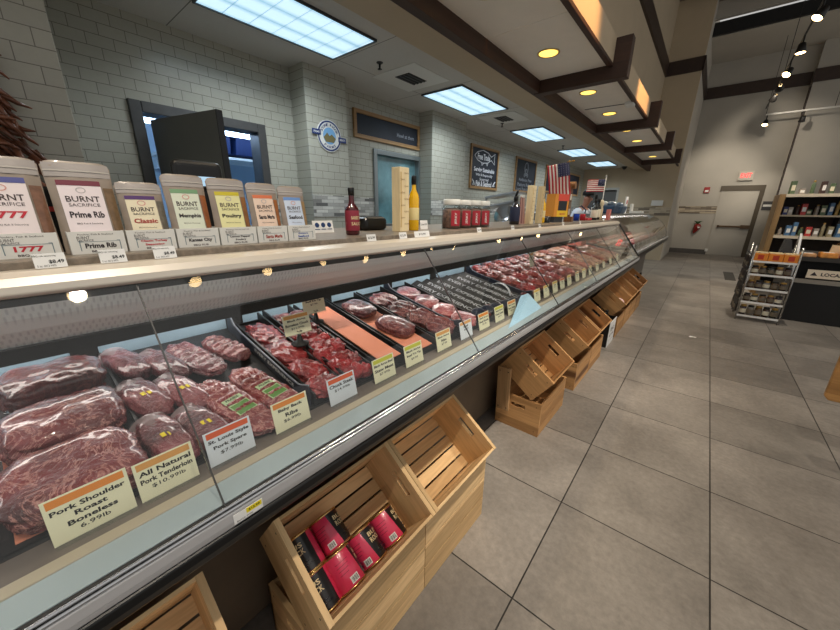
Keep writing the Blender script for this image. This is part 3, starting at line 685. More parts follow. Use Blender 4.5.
# chuck steak tray
tray(.475, .585, 'black tray holding the chuck steak pieces', .04)
flat('butcher_paper', M_pinkp, -1.20, -.80, .484, .575, .006, 'pink paper sheet under the chuck steak pieces', 'paper')
for i, (x, y, lx, ly, lab) in enumerate(((-1.16,.53,.15,.085,'red chuck steak piece at the rear of its tray'), (-1.03,.532,.13,.085,'bright red chuck steak piece under the upright sign'), (-.905,.535,.11,.08,'red chuck steak piece in front of the black cone stand'), (-.825,.53,.075,.085,'frontmost red chuck steak piece behind its sign'))):
    put(blob(lx*1.1, ly*1.15, .042, 40+i, .3, 2.8, 30, 38, 4), 'chuck_steak', BEEF, lab, 'meat', x, y, .008, .2*i, 'chuck steak pieces')
tray_sign(.535, -1.02, deckz(-1.02)+.045, ('Black Angus','Boneless Chuck','$11.99lb'), TAN, 'upright Black Angus sign on a black cone stand in the beef', .04)
tray(.60, .715, 'black tray holding the bright red stew meat', .045)
rr = random.Random(3)
cnt = 0
for ix in range(9):
    for iy in range(3):
        x = -1.17+.044*ix+rr.uniform(-.01,.01); y = .622+.035*iy+rr.uniform(-.006,.006)
        sz = rr.uniform(.038,.05)
        o = put(blob(sz*1.35, sz*1.1, sz*.85, 50+cnt, .4, 3, 14, 18, 3), 'stew_meat_cube', STEW, 'bright red cube of stew meat heaped in its black tray', 'meat', x, y, .008+.006*((ix+iy) % 2), rr.uniform(0,3), 'stew meat cubes'); cnt += 1
for i in range(3):
    put(blob(.07,.05,.035, 90+i, .2, 2.4, 10, 14), 'beef_tip', BEEFD, 'dark beef tip at the rear of the stew meat tray', 'meat', -1.25+.02*i, .63+.03*i, .008+.012*i, i, 'dark beef tips')
tray_sign(.690, -1.15, deckz(-1.15)+.03, ('Beef Rib Tip','$7.99'), RED, 'red banded upright sign standing behind the stew meat', .04)
tray(.735, .885, 'black tray lined with empty pink paper', .04)
flat('butcher_paper', M_pinkp, -1.24, -.795, .762, .860, .030, 'empty pink paper strip filling a tray in the case', 'paper', t=.004)
tray(.90, 1.075, 'black tray holding two dark beef cuts on pink paper', .035)
flat('butcher_paper', M_pinkp, -1.15, -.795, .925, 1.055, .012, 'pink paper sheet under two dark beef cuts', 'paper', t=.003)
put(blob(.15,.13,.045,61,.1,3), 'beef_cut', BEEFD, 'dark beef cut at the rear of the pink paper sheet', 'meat', -1.16, .975, .016, .2)
put(blob(.17,.12,.05,62,.1,3), 'beef_cut', BEEFD, 'dark marbled beef cut behind the Tri Tip sign', 'meat', -.955, 1.0, .016, .3)
tray(1.085, 1.26, 'black tray holding dark bone-in beef ribs', .035)
for i, (x, y, rz) in enumerate(((-1.18,1.15,.4),(-1.07,1.165,.45),(-.96,1.18,.4),(-.86,1.195,.4))):
    q = blob(.13, .15, .045, 70+i, .14, 2.8, 24, 32); q.v = [(a, c, z+(.006*math.sin(c*130) if z > .02 else 0)) for a, c, z in q.v]
    put(q, 'beef_rib', BEEFD, 'dark bone-in beef rib piece, %s' % ['rearmost of four', 'second from the rear', 'third from the rear', 'frontmost of four'][i], 'meat', x, y, .008, rz, 'dark beef ribs')
divider(1.275, 'navy tray divider between beef ribs and marbled steaks', .05)
tray(1.285, 1.46, 'black tray holding marbled red steaks', .03)
MARB = meat('marbled_steak', (150,58,62), (206,150,146), .7, 13)
for i, (x, y, rz) in enumerate(((-1.2,1.36,.5),(-1.08,1.37,.5),(-.96,1.375,.5),(-.85,1.38,.5))):
    put(blob(.13, .15, .035, 80+i, .12, 2.8), 'marbled_steak', MARB, 'marbled steak with pale fat, %s' % ['rearmost', 'second from rear', 'third from rear', 'frontmost'][i], 'meat', x, y, .008, rz, 'marbled steaks')
# stacked inverted black display strips with white lettering
for i, y in enumerate((1.52, 1.60, 1.68, 1.78, 1.87, 1.96)):
    t = thing('lettered_divider', 'black lettered divider lying in a bundle, %s' % ['leftmost of six','second from the left','third from the left','fourth from the left','fifth from the left','rightmost of six'][i], 'divider', (-1.06+.012*i, y, deckz(-1.06)+.012), 0, 'black lettered dividers', rot=(Matrix.Rotation(.2177, 3, 'Y') @ Matrix.Rotation(.35, 3, 'X')).to_euler())
    q = MB(); q.prism([(-.25,-.008),(.23,-.008),(.26,.004),(.24,.012),(-.24,.012),(-.25,.0)], -.033, .033); q.build('blade', M_blackm, t, bevel=.003)
    q = MB(); add_txt(q, 'EVERY EXPERIENCE', .40, .024, lambda u, v: (u, v, .0128), .02); q.build('lettering', mat('grey_print', (170,172,176), .5), t)
    q = MB(); q.lathe([(.0,.0),(.034,.002),(.038,.008),(.03,.012),(0,.013)], 20, Matrix.Translation((.22,0,.008))); q.build('round_end', M_dblue, t, smooth=True)
t = thing('clear_loop_handle', 'bright curved clear strip over the lettered dividers', 'handle', (-.90, 1.92, deckz(-.9)))
q = MB(); q.grid(lambda i, j: (.08*math.cos(PI*i)-.03, -.012+.024*j, .02+.075*math.sin(PI*i)), 16, 2); q.build('strip', mat('clear_strip', (220,222,226), .15, .4), t, smooth=True, solid=.002)
for i in range(7):
    put(blob(.07,.06,.03, 100+i, .2, 2.5, 10, 14), 'steak_tip', BEEFD, 'small dark steak tip in front of the lettered dividers', 'meat', -.83-.03*(i % 2), 1.56+.09*i, .004, i, 'small dark steak tips')
# ground and red meats
divider(2.12, 'navy divider between lettered dividers and the red ground meat', .04)
k = 0
for j, y in enumerate((2.22, 2.40, 2.58, 2.76, 2.94, 3.12)):
    tray(y-.085, y+.085, 'black tray of red meat, %s' % ['first past the lettered dividers','second of the red row','third of the red row','fourth of the red row','fifth of the red row','last of the red row'][j], .025)
    for i, x in enumerate((-1.24, -1.12, -1.0, -.88)):
        put(blob(.14, .17, .05, 120+k, .42, 2.5, 22, 28, 6), 'red_meat_heap', GRND if (j+i) % 3 else BEEF, 'red meat portion in row %d of red trays, place %d from the rear' % (j+1, i+1), 'meat', x, y, .008, .3*k, 'red meat portions'); k += 1
sign(2.70, ('Ground','Beef'), TAN, 0, 'upright sign standing in the middle of the red meat', x=-1.05, z=deckz(-1.05)+.06, w=.09, h=.11)
k = 0
for j, y in enumerate((3.36, 3.58, 3.80, 4.02, 4.24, 4.46, 4.68, 4.90)):
    tray(y-.10, y+.10, 'black tray of pale poultry, %s' % ['first after the red meat','second','third','fourth','fifth','sixth','seventh','last before the case end'][j] + ' in its row', .025)
    for i, x in enumerate((-1.24, -1.12, -1.0, -.88)):
        put(blob(.14, .20, .055, 160+k, .42, 2.4, 22, 28, 5), 'poultry_portion', (POUL, SAUS, POUL)[(j) % 3], 'pale meat portion in poultry tray %d, place %d from the rear' % (j+1, i+1), 'meat', x, y, .006, .4*k, 'poultry portions'); k += 1
tag(MB().box(-.13,.13,-.1,.1,0,.09).build('pink_box', mat('pink_carton', (214,120,104), .6), bevel=.004), 'pink carton standing at the rear of the far meat trays', 'box').location = (-1.22, 4.4, deckz(-1.22)+.075)
t = thing('parsley_garnish', 'green leafy garnish at the rear wall of the case', 'garnish', (-1.33, 3.4, deckz(-1.33)))
q = MB()
for i in range(40):
    a = rr.uniform(0, 6.28); p = V((rr.uniform(-.03,.03), rr.uniform(-.09,.09), rr.uniform(.0,.12))); s = .02
    q.add([p, p+V((math.cos(a)*s, math.sin(a)*s, s)), p+V((0,0,s*2)), p+V((-math.sin(a)*s*.6, math.cos(a)*s*.6, s))], [(0,1,2),(0,2,3)])
q.build('leaves', mat('parsley_green', (96,120,44), .6), t)
# blue sheet lying on the front ledge against the glass inside
q = MB(); q.add([(-.640,1.455,.917),(-.655,1.93,.917),(-.745,1.93,.99),(-.735,1.80,1.0)], [(0,1,2,3)])
tag(q.build('blue_sheet', mat('pale_blue_sheet', (168,206,232), .5), solid=.001), 'pale blue paper sheet leaning inside the case glass', 'paper')
# ------------------------------------------------------------------ crates
WL, WD = (238,202,150), (176,124,72)
W_y = wood('crate_wood_long', 'y', WL, WD, .6, .8); W_x = wood('crate_wood_end', 'x', WL, WD, .6, .8)
W_y2 = wood('crate_wood_brown', 'y', (206,158,104), (146,98,56), .6, .8); W_x2 = wood('crate_wood_brown_end', 'x', (206,158,104), (146,98,56), .6, .8)
CW, CL, CH = .305, .456, .21
def crate(label, loc, tilt=0, rz=0, dims=(CW, CL, CH), brown=False, holes=True, group='wooden crates along the case', front=None):
    w, l, h = dims; wx, wy = (W_x2, W_y2) if brown else (W_x, W_y)
    t = thing('wooden_crate', label, 'crate', loc, 0, group, rot=(0, tilt, rz))
    for s in (-1, 1):
        y0, y1 = (s*l/2-.017, s*l/2) if s > 0 else (s*l/2, s*l/2+.017)
        q = MB(); hz, hw = h*.74, .05
        q.box(-w/2, w/2-.011*bool(front), y0, y1, 0, hz-.013); q.box(-w/2, w/2-.011*bool(front), y0, y1, hz+.013, h)
        q.box(-w/2, -hw, y0, y1, hz-.013, hz+.013); q.box(hw, w/2-.011*bool(front), y0, y1, hz-.013, hz+.013)
        q.build('end_panel', wx, t)
    n = 3; sh = h/n
    for s in (-1, 1):
        q = MB(); x0, x1 = (s*w/2-.010, s*w/2-.0005) if s > 0 else (s*w/2+.0005, s*w/2+.010)
        hh = (front/n if front and s > 0 else sh)
        for k in range(n): q.box(x0, x1, -l/2+.017*(not front), l/2-.017*(not front), k*hh+.0025, (k+1)*hh-.0025)
        q.build('side_boards', wy, t)
    q = MB(); ns = 5; sw = (w-.024)/ns
    for k in range(ns): q.box(-w/2+.012+k*sw+.004, -w/2+.012+(k+1)*sw-.004, -l/2+.017, l/2-.017, .002, .012)
    q.build('bottom_slats', wy, t)
    q = MB()
    for s in (-1, 1):
        for x in (-w/2+.03, w/2-.03):
            for z in (.03, h-.03): q.box(x-.003, x+.003, s*(l/2)-.0008*s-.001, s*(l/2)-.0008*s+.001, z-.003, z+.003)
    q.build('nails', mat('nail_dark', (70,52,36), .6), t)
    return t
TILT = math.radians(36.9)
def tilted(yc, label, brown=False, l=CL): return crate(label, (-.79, yc, .3485), TILT, 0, (CW, l, CH), brown)
def base(yc, label, l=.5, brown=False, w=.315, front=None): return crate(label, (-.60-w/2+(.012 if front else 0), yc, .0), 0, 0, (w, l, .247), brown, front=front)
tilted(-.097, 'tilted pale crate at the bottom left corner, mostly cut off')
tilted(.54, 'tilted pale crate holding the pink cans')
tilted(.998, 'tilted empty pale crate right of the crate of pink cans')
base(-.10, 'base crate under the tilted crate in the bottom left corner', .46, front=.34)
base(.54, 'base crate under the crate of pink cans', .456, front=.34); base(1.0, 'base crate under the empty tilted pale crate', .456, front=.34)
tilted(2.22, 'tilted empty brown crate propped on a lone base crate', True, .44)
bc = base(2.26, 'lone base crate with dark hand slot, mid aisle', .52, True)
pb = thing('prop_board', 'short upright wooden board propping the brown tilted crate', 'board', (-.852, 1.968, .135), 0, None, rot=(0, -.03, 0))
MB().box(-.046,.046,-.009,.009,0,.315).build('board', wood('prop_wood', 'z', (206,166,120), (150,104,62), .6, .8), pb, bevel=.002)
q = MB()
for x in (-.03,.03):
    for z in (.02,.29): q.box(x-.004,x+.004,-.0105,-.009,z-.004,z+.004)
q.build('nails', MC['nail_dark'], pb)
tilted(3.03, 'first of two joined tilted brown crates left of the wine box', True, .44); tilted(3.49, 'second of two joined tilted brown crates, beside the wine box', True, .44)
base(3.04, 'base crate under the first of the two joined brown crates', .46, True); base(3.51, 'base crate beside the dark side of the wine box', .46, True)
for i, y in enumerate((4.69, 5.17, 5.65, 6.13)):
    tilted(y, 'tilted brown crate of the far row, %s' % ['right beside the wine box', 'second past the wine box', 'third past the wine box', 'farthest one'][i], True, .45)
    base(y+.02, 'base crate of the far row, %s' % ['under the one beside the wine box', 'second past the wine box', 'third past the wine box', 'farthest one'][i], .46, True)
o = tag(blob(.09,.08,.06, 300, .1, 2.6).build('bread_roll_pack', mat('pale_pink_pack', (230,196,190), .5), smooth=True), 'pale pink pack lying in the crate beside the wine box', 'pack'); o.location = (-.645, 4.62, .405); o.rotation_euler = (0, TILT, 0)
# wine carton with bottles
wb = thing('wine_carton', 'open white and black wine carton with bottles on the floor', 'carton', (-.765, 4.22, 0))
q = MB(); q.box(-.16,.16,-.17,-.166,0,.29); q.box(-.16,-.156,-.166,.17,0,.29); q.box(-.16,.16,.166,.17,0,.29); q.box(-.156,.156,-.166,.166,0,.005); q.build('carton_body', mat('black_carton', (24,22,22), .5), wb)
MB().box(.156,.162,-.17,.17,0,.29).build('front_panel', M_paper, wb)
q = MB(); f_ = lambda v0: (lambda u, v: (.1626, u, v0+v))
add_txt(q, 'VINO', .2, .05, f_(.19), .02); add_txt(q, 'RED WINE', .22, .03, f_(.12)); add_txt(q, '12 x 750 ml', .2, .02, f_(.06), 0); q.build('lettering', mat('grey_ink', (120,120,120), .6), wb)
M_wine = mat('dark_wine_glass', (10,14,10), .08, coat=.5)
def bottle(name, label, loc, h=.3, r=.037, body=M_wine, cap=M_blackm, lab=None, rot=(0,0,0), group=None, neck=.35, lz=(.12,.4), text=None, bold=.02, textcol=M_ink, rz=0):
    t = thing(name, label, 'bottle', loc, 0, group, rot=rot)
    nh = h*(1-neck)
    MB().lathe([(r*.9,0),(r,.006),(r,nh*.86),(r*.85,nh*.95),(r*.42,nh*1.08),(r*.36,h*.93),(r*.38,h*.94)], 20).build('glass_body', body, t, smooth=True)
    MB().lathe([(r*.44,h*.84),(r*.46,h*.99),(r*.40,h)], 16).build('cap', cap, t, smooth=True)
    if lab: MB().lathe([(r*1.01,h*lz[0]),(r*1.02,h*lz[0]+.001),(r*1.02,h*lz[1]),(r*1.01,h*lz[1]+.001)], 20, cap=False).build('label', lab, t, smooth=True)
    if text and lab:
        q = MB(); zc = h*(lz[0]+lz[1])/2; rr_ = r*1.03+.0004
        for k, s in enumerate(text):
            z0 = zc + ((len(text)-1)/2-k)*.022
            add_txt(q, s, r*1.7, .012, lambda u, v: (rr_*math.cos(u/rr_+rz), rr_*math.sin(u/rr_+rz), z0+v), bold)
        q.build('lettering', textcol, t)
    return t
M_cream_l = mat('cream_label', (228,220,196), .5); M_gold = mat('gold_foil', (186,150,84), .3, .8)
for i, (x, y) in enumerate(((-.70,4.12),(-.70,4.21),(-.70,4.31),(-.79,4.12),(-.79,4.22),(-.79,4.31))):
    bottle('wine_bottle', 'dark wine bottle standing in the open carton, %s' % ['front left','front middle','front right','rear left','rear middle','rear right'][i], (x, y, .006), .36+.03*(i > 2), .037, lab=M_cream_l, group='wine bottles in the carton', lz=(.25,.55))
# pink cans
M_can = mat('can_pink_red', (216,56,92), .28, 0, coat=.4); M_rim = mat('can_gold_rim', (198,164,104), .25, .9); M_canb = mat('can_black_label', (22,18,18), .3, coat=.4)
M_crm = mat('cream_print', (226,206,160), .5)
exv = V((.8,0,-.6)); ezv = V((.6,0,.8)); O = V((-.79, .54, .3485))
cans = [(-.03,-.155,.063,'upper left pink can against the crate bottom, black label out',-2.1,1), (-.03,-.055,.066,'upper pink can second from the left',-.75,0), (.083,-.082,.085,'largest looking pink can at front with barcode',-.1,0), (.083,.022,.066,'pink can with black label at front middle',-.9,1), (.083,.124,.066,'rightmost pink can against the crate partition',-.6,1), (.083,-.162,.062,'front left dark can tucked under its neighbour',-2.0,1)]
for i, (lx, ly, lz, lab, spin, sw) in enumerate(cans):
    p = O + exv*(lx+.055) + V((0,ly,0)) + ezv*(lz)
    R3 = Matrix((tuple(ezv), (0,1,0), tuple(-exv))).transposed()      # local z -> -ex (can axis up slope), local x -> ez
    Rt = R3 @ Matrix.Rotation(spin, 3, 'Z')
    t = thing('pink_can', lab, 'can', p, 0, 'pink cans in the tilted crate'); t.rotation_euler = Rt.to_euler()
    r, h = .0475, .11
    MB().lathe([(r*.96,.0),(r,.003),(r,h-.003),(r*.97,h)], 32).build('can_body', M_can, t, smooth=True)
    q = MB(); q.lathe([(r*.99,-.001),(r*1.025,.0),(r*1.025,.004),(r*.99,.005)], 32, cap=False); q.lathe([(r*.99,h-.005),(r*1.03,h-.003),(r*1.03,h+.002),(r*.94,h+.002),(r*.93,h-.003),(0,h-.003)], 32, cap=False); q.build('rim', M_rim, t, smooth=True)
    q = MB(); r2 = r*1.006
    def pan(i_, j_):
        z = .005+(h-.010)*j_; wdt = .55+.35*(1-j_)*0+ .28*math.sin(PI*min(1,j_*1.1))
        a0 = .55 + .3*(1-j_); a1 = 2.5
        a = a0+(a1-a0)*i_; return (r2*math.cos(a), r2*math.sin(a), z)
    q.grid(pan, 18, 8); bl_ = q.build('black_label', M_canb, t, smooth=True)
    q = MB(); r3 = r*1.012
    for s, z0, hh in (('BUS', .083, .014), ('ROCK', .064, .016)):
        add_txt(q, s, .05, hh, lambda u, v: (r3*math.cos(1.45+u/r3), r3*math.sin(1.45+u/r3), z0+v), .02)
    q.build('lettering', M_crm, bl_)
    q = MB()
    for m_ in range(5): q.lathe([(0,0),(.009,.001),(0,.002)], 8, Matrix.Translation((r2*math.cos(1.2+.2*m_), r2*math.sin(1.2+.2*m_), .022+.01*(m_ % 2))), cap=False)
    q.build('berry_print', mat('berry_print', (44,34,70), .4), bl_)
    q = MB(); 
    for m_ in range(4): q.grid(lambda i_, j_: (r2*math.cos(-.65+.9*i_*(1-.1*m_)), r2*math.sin(-.65+.9*i_*(1-.1*m_)), .080-.011*m_+.0012*j_), 8, 1)
    q.build('text_lines', mat('dark_red_print', (120,22,44), .5), t)
    q = MB(); q.grid(lambda i_, j_: (r2*math.cos(-.2+.55*i_), r2*math.sin(-.2+.55*i_), .010+.020*j_), 8, 1); bp_ = q.build('barcode_panel', M_white, t)
    q = MB()
    for m_ in range(9): q.grid(lambda i_, j_: (r3*math.cos(-.15+.05*m_+(.012+.012*(m_ % 3))*i_), r3*math.sin(-.15+.05*m_+(.012+.012*(m_ % 3))*i_), .013+.014*j_), 1, 1)
    q.build('barcode_bars', M_ink, bp_)

# ------------------------------------------------------------------ goods on the worktop
ZT = 1.3615
M_kraft = mat('kraft_bag', (158,144,130), .35, var=.12, vscale=14, bump=.25, bscale=30, coat=.5)
def bag(y, w, h, label, face, band, lines, spice, x=-1.005, tiltb=.12):
    """stand-up seasoning pouch behind a small white display box"""
    t = thing('seasoning_pouch', label, 'pouch', (x-.018, y, ZT), 0, 'seasoning pouches on the worktop')
    R_ = Matrix.Rotation(-tiltb, 4, 'Y')
    def side(sg):
        def fn(i, j):
            yy = -w/2+w*i; zz = h*j; bul = (.020*(1-j)**.6+.0012)*(1-(2*i-1)**4)+.0006
            cr = .0015*mnoise.noise(V((i*7, j*9, y*30)))
            zz -= .010*abs(2*i-1)**10*(j**4)
            return tuple(R_ @ V((sg*(bul)+cr, yy*(1-.05*math.sin(j*3)), zz)))
        return fn
    q = MB(); q.grid(side(1), 14, 18); q.grid(side(-1), 14, 18); q.build('pouch', M_kraft, t, smooth=True)
    def face_fn(u0, u1, v0, v1, off):
        def fn(i, j):
            u = u0+(u1-u0)*i; v = v0+(v1-v0)*j; iu = (u+w/2)/w; jv = v/h
            bul = (.020*(1-jv)**.6+.0012)*(1-(2*iu-1)**4)+.0006
            return tuple(R_ @ V((bul+.0016+off, u, v)))
        return fn
    q = MB(); q.grid(face_fn(w*.30, w*.46, h*.14, h*.72, 0), 3, 8); q.build('spice_window', mat('spice_%d_%d_%d' % spice, spice, .35, var=.3, vscale=60, coat=.5), t, smooth=True)
    lx0, lx1, ly0, ly1 = -w*.36, w*.27, h*.16, h*.79
    q = MB(); q.grid(face_fn(lx0, lx1, ly0, ly1, .0008), 8, 8); lb = q.build('label', mat('lab_%d_%d_%d' % face, face, .5), t, smooth=True)
    q = MB(); q.grid(face_fn(lx0, lx1, ly1-h*.055, ly1, .0013), 8, 2); q.build('label_band', mat('band_%d_%d_%d' % band, band, .5), lb, smooth=True)
    q = MB(); q.grid(face_fn(-w*.475, w*.475, h*.83, h*.975, -.0004), 6, 2); q.build('clear_top', mat('pouch_top', (176,168,162), .25, .2, coat=.6, bump=.3, bscale=25), t, smooth=True)
    q = MB(); q.grid(face_fn(-w*.48, w*.48, h*.885, h*.9, .001), 6, 1); q.build('zip_seal', mat('zip_clear', (190,184,176), .3), t, smooth=True)
    lc = (lx0+lx1)/2; lw = lx1-lx0
    q = MB(); put_ = lambda s, wd, hh, v0, b_: add_txt(q, s, wd, hh, lambda u, v: face_fn(lc+u, lc+u+1e-6, v0+v, v0+v+1e-6, .0016)(0, 0), b_)
    put_('BURNT', lw*.78, h*.062, ly1-h*.20, .01); put_('SACRIFICE', lw*.72, h*.034, ly1-h*.265, .0)
    q.build('lettering', mat('brown_ink', (70,56,56), .6), lb)
    q = MB(); put_('BBQ Rub & Seasoning', lw*.6, h*.022, ly1-h*.47, 0); q.build('fine_print', mat('brown_ink', (70,56,56), .6), lb)
    q = MB(); add_txt(q, lines[0], lw*.8, h*.07, lambda u, v: face_fn(lc+u, lc+u+1e-6, ly1-h*.37+v, 1, .0016)(0, 0), .03)
    q.build('name_lettering', lines[1], lb)
    q = MB(); q.grid(lambda i, j: face_fn(0,1,0,1,0)(0,0) and face_fn(lc+.008*math.cos(6.283*i)*(.75+.25*j), 1, ly1-h*.105+.006*math.sin(6.283*i)*(.75+.25*j), 1, .0015)(0,0), 14, 1); q.build('emblem', mat('emblem_red', (216,160,150), .5) if band[2] > 100 or band[0] < 100 else mat('emblem_grey', (190,182,182), .5), lb)
    return t
def dbox(y0, y1, label, lines, col, x=-1.0, h=.046):
    t = thing('display_box', label, 'box', (x, (y0+y1)/2, ZT), 0, 'white display boxes on the worktop')
    w = y1-y0
    q = MB(); q.box(-.002,.0,-w/2,w/2,0,h); q.box(-.075,-.002,-w/2,-w/2+.002,0,h); q.box(-.075,-.002,w/2-.002,w/2,0,h); q.box(-.077,-.075,-w/2,w/2,0,h); q.box(-.075,-.002,-w/2+.002,w/2-.002,0,.002)
    ct = q.build('carton', M_white, t)
    q = MB(); f2 = lambda u0, v0: (lambda u, v: (.0005, u0+u, v0+v))
    add_txt(q, 'Poultry, Fish & Seafood', w*.62, .004, f2(-w*.02, h*.86), 0); add_txt(q, 'BURNT', w*.22, .0055, f2(-w*.25, h*.73), 0); add_txt(q, 'SACRIFICE', w*.28, .004, f2(-w*.22, h*.61), 0)
    add_txt(q, 'BBQ RUB', w*.36, .005, f2(w*.02, h*.10), .015)
    q.build('lettering', mat('brown_ink', (70,56,56), .6), ct)
    q = MB()
    for k, s in enumerate(lines): add_txt(q, s, w*.56, .0105 if len(lines) == 1 else .006, f2(w*.03, h*(.36-.0) + (.0042-.0084*k if len(lines) > 1 else 0)), .035)
    q.build('name_lettering', col, ct)
    q = MB()
    for a in (-1, 1): q.box(.0002,.0005, w*.03+a*w*.36-.0007, w*.03+a*w*.36+.0007, h*.14, h*.58); q.box(.0002,.0005, w*.03+a*w*.36-.005*(a > 0), w*.03+a*w*.36+.005*(a < 0), h*.57, h*.59)
    q.box(.0002,.0005, -w*.33, w*.39, h*.535, h*.55)
    q.build('frame_print', mat('frame_print', (110,130,140), .6), ct); return t
I_red = mat('red_ink', (196,44,60), .6); I_dk = mat('dark_ink', (48,40,44), .6); I_br = mat('brownred_ink', (170,70,60), .6); I_bl = mat('blue_ink', (50,90,170), .6)
PB = [(.024,.106,.186,'large pouch at far left reading 1777','1777',I_red,(238,226,226),(84,88,150),(130,92,70),'white display box reading 1777',('1777',),I_red,-.018,.072),
 (.132,.106,.186,'second pouch from the left, maroon band, reading Prime Rib','Prime Rib',I_dk,(240,228,230),(120,50,66),(126,100,70),'white display box reading Prime Rib',('Prime Rib',),I_dk,.086,.176),
 (.228,.088,.152,'shorter pouch with purple banded wheat label','Classic',I_br,(236,226,196),(84,50,110),(110,104,92),'white display box reading Classic Turkey Seasoning',('Classic Turkey','Seasoning'),I_red,.180,.272),
 (.321,.094,.176,'pouch with pale green label and green band','Memphis',I_dk,(222,228,208),(120,160,120),(156,92,50),'white display box reading Kansas City',('Kansas City',),I_dk,.276,.371),
 (.422,.098,.174,'pouch with yellow label','Poultry',I_dk,(232,228,170),(206,190,50),(150,100,54),'white display box for the yellow labelled pouch',('Lemon Pepper','Poultry'),I_dk,.375,.472),
 (.520,.092,.168,'pouch with pale orange label','Santa Maria',I_dk,(236,210,190),(220,120,80),(170,104,50),'white display box reading Santa Maria',('Santa Maria',),I_br,.476,.568),
 (.614,.090,.164,'rightmost pouch with pale blue label','Seafood',I_dk,(206,218,236),(110,150,210),(170,140,96),'white display box with blue lettering, rightmost',('Signature','Seafood'),I_bl,.572,.668)]
for (y, w, h, lab, nm, nc, face, band, spice, bl, bls, bc_, y0, y1) in PB:
    bag(y, w, h, lab, face, band, (nm, nc), spice); dbox(y0, y1, bl, bls, bc_)
t = thing('pouch_clip_strip', 'dark strip with red mark between the two leftmost pouches', 'strip', (-1.09, .083, ZT))
MB().box(-.01,.01,-.012,.012,0,.135).build('strip', M_blackm, t); MB().box(.010,.012,-.012,.012,.085,.095).build('red_mark', mat('red_mark', (200,60,50), .5), t)
# scale/terminal with hood behind the pouches
t = thing('scale_display', 'black rounded scale display with pale blue screen against the door leaf', 'scale', (-1.36, .47, ZT))
q = MB(); q.box(-.02,.02,-.02,.02,0,.15); q.build('post', M_black, t)
q = MB(); q.box(-.025,.02,-.075,.075,.15,.245); q.build('housing', M_black, t, bevel=.02, seg=4)
MB().box(.0205,.022,-.03,.045,.165,.195).build('screen', mat('screen_blue', (170,200,225), .3, emit=(150,190,220), es=.6), t)
MB().box(-.06,.06,-.07,.07,0,.012).build('foot', M_black, t)
t = thing('icon_card', 'small white card with three dark blue icons beside blue pouch', 'card', (-1.24, .872, ZT), 0, None, rot=(0,-.2,0))
MB().box(-.001,.001,-.05,.05,0,.05).build('card', M_paper, t)
q = MB()
for k in (-1, 0, 1): q.lathe([(0,0),(.010,0),(.010,.0012),(0,.0012)], 12, Matrix.Translation((.0012,k*.03,.032)) @ Matrix.Rotation(PI/2, 4, 'Y')); q.box(.001,.0022,k*.03-.012,k*.03+.012,.013,.016)
q.build('icons', mat('icon_navy', (30,60,110), .5), t)
bottle('sauce_bottle', 'dark red barbecue sauce bottle with black cap on worktop', (-1.07, .885, ZT), .175, .027, mat('sauce_dark_red', (74,14,22), .12, coat=.6), M_black, mat('sauce_label', (140,40,58), .4), lz=(.10,.52), text=('BARBECUE','SAUCE'), textcol=M_crm, neck=.38)
t = thing('tissue_roll', 'black rounded card reader lying beside the sauce bottle', 'reader', (-1.28, 1.16, ZT))
MB().box(-.06,.06,-.075,.075,0,.062).build('housing', M_black, t, bevel=.022, seg=4); MB().box(-.03,.03,-.06,.06,.062,.064).build('top_pad', M_dkgrey, t)
t['label'] = 'black rounded device lying right of the sauce bottle'; t.name = 'counter_device'
def plank(y, x, label, rz=0, w=.082, h=.275, d=.05):
    t = thing('plank_pack', label, 'pack', (x, y, ZT), rz, 'cream plank packs on the worktop')
    MB().box(-d/2,d/2,-w/2,w/2,0,h).build('planks', wood('pale_plank', 'z', (240,222,180), (220,192,140), .6, .6), t, bevel=.002)
    q = MB(); 
    for k in range(9): add_txt(q, 'CEDAR PLANK'[:6+k % 5], w*.5, .006, (lambda z0, yo: (lambda u, v: (d/2+.0012, yo+u, z0+v)))(.035+.027*k, .012*((-1)**k)), 0)
    q.build('lettering', mat('plank_ink', (140,104,60), .6), t)
    q = MB(); q.box(d/2,d/2+.0008,-w/2+.004,-w/2+.012,.02,h-.02); q.build('label_strip', mat('plank_label', (206,176,120), .6), t)
    return t
plank(1.195, -1.10, 'tall cream plank pack left of the yellow oil bottle', 0, .062)
M_oil = mat('yellow_oil', (226,176,10), .1, coat=.7)
bottle('oil_bottle', 'tall yellow oil bottle with black cap beside the plank pack', (-1.11, 1.30, ZT), .25, .026, M_oil, M_black, mat('oil_label', (228,210,150), .5), neck=.30, lz=(.2,.42))
bx_ = thing('outlet_sign', 'pale card standing between oil bottle and jars', 'card', (-1.14, 1.42, ZT), 0, None, rot=(0,-.1,0))
MB().box(-.001,.001,-.03,.03,0,.045).build('card', M_paper, bx_); q = MB(); add_txt(q, 'Local Oil', .045, .01, lambda u, v: (.0015,u,.025+v)); q.build('lettering', I_dk, bx_)
M_jar = glass('jar_clear', (235,238,236), 1.0); M_pretz = mat('jar_contents', (124,92,80), .5, var=.75, vscale=60, bump=.6, bscale=60)
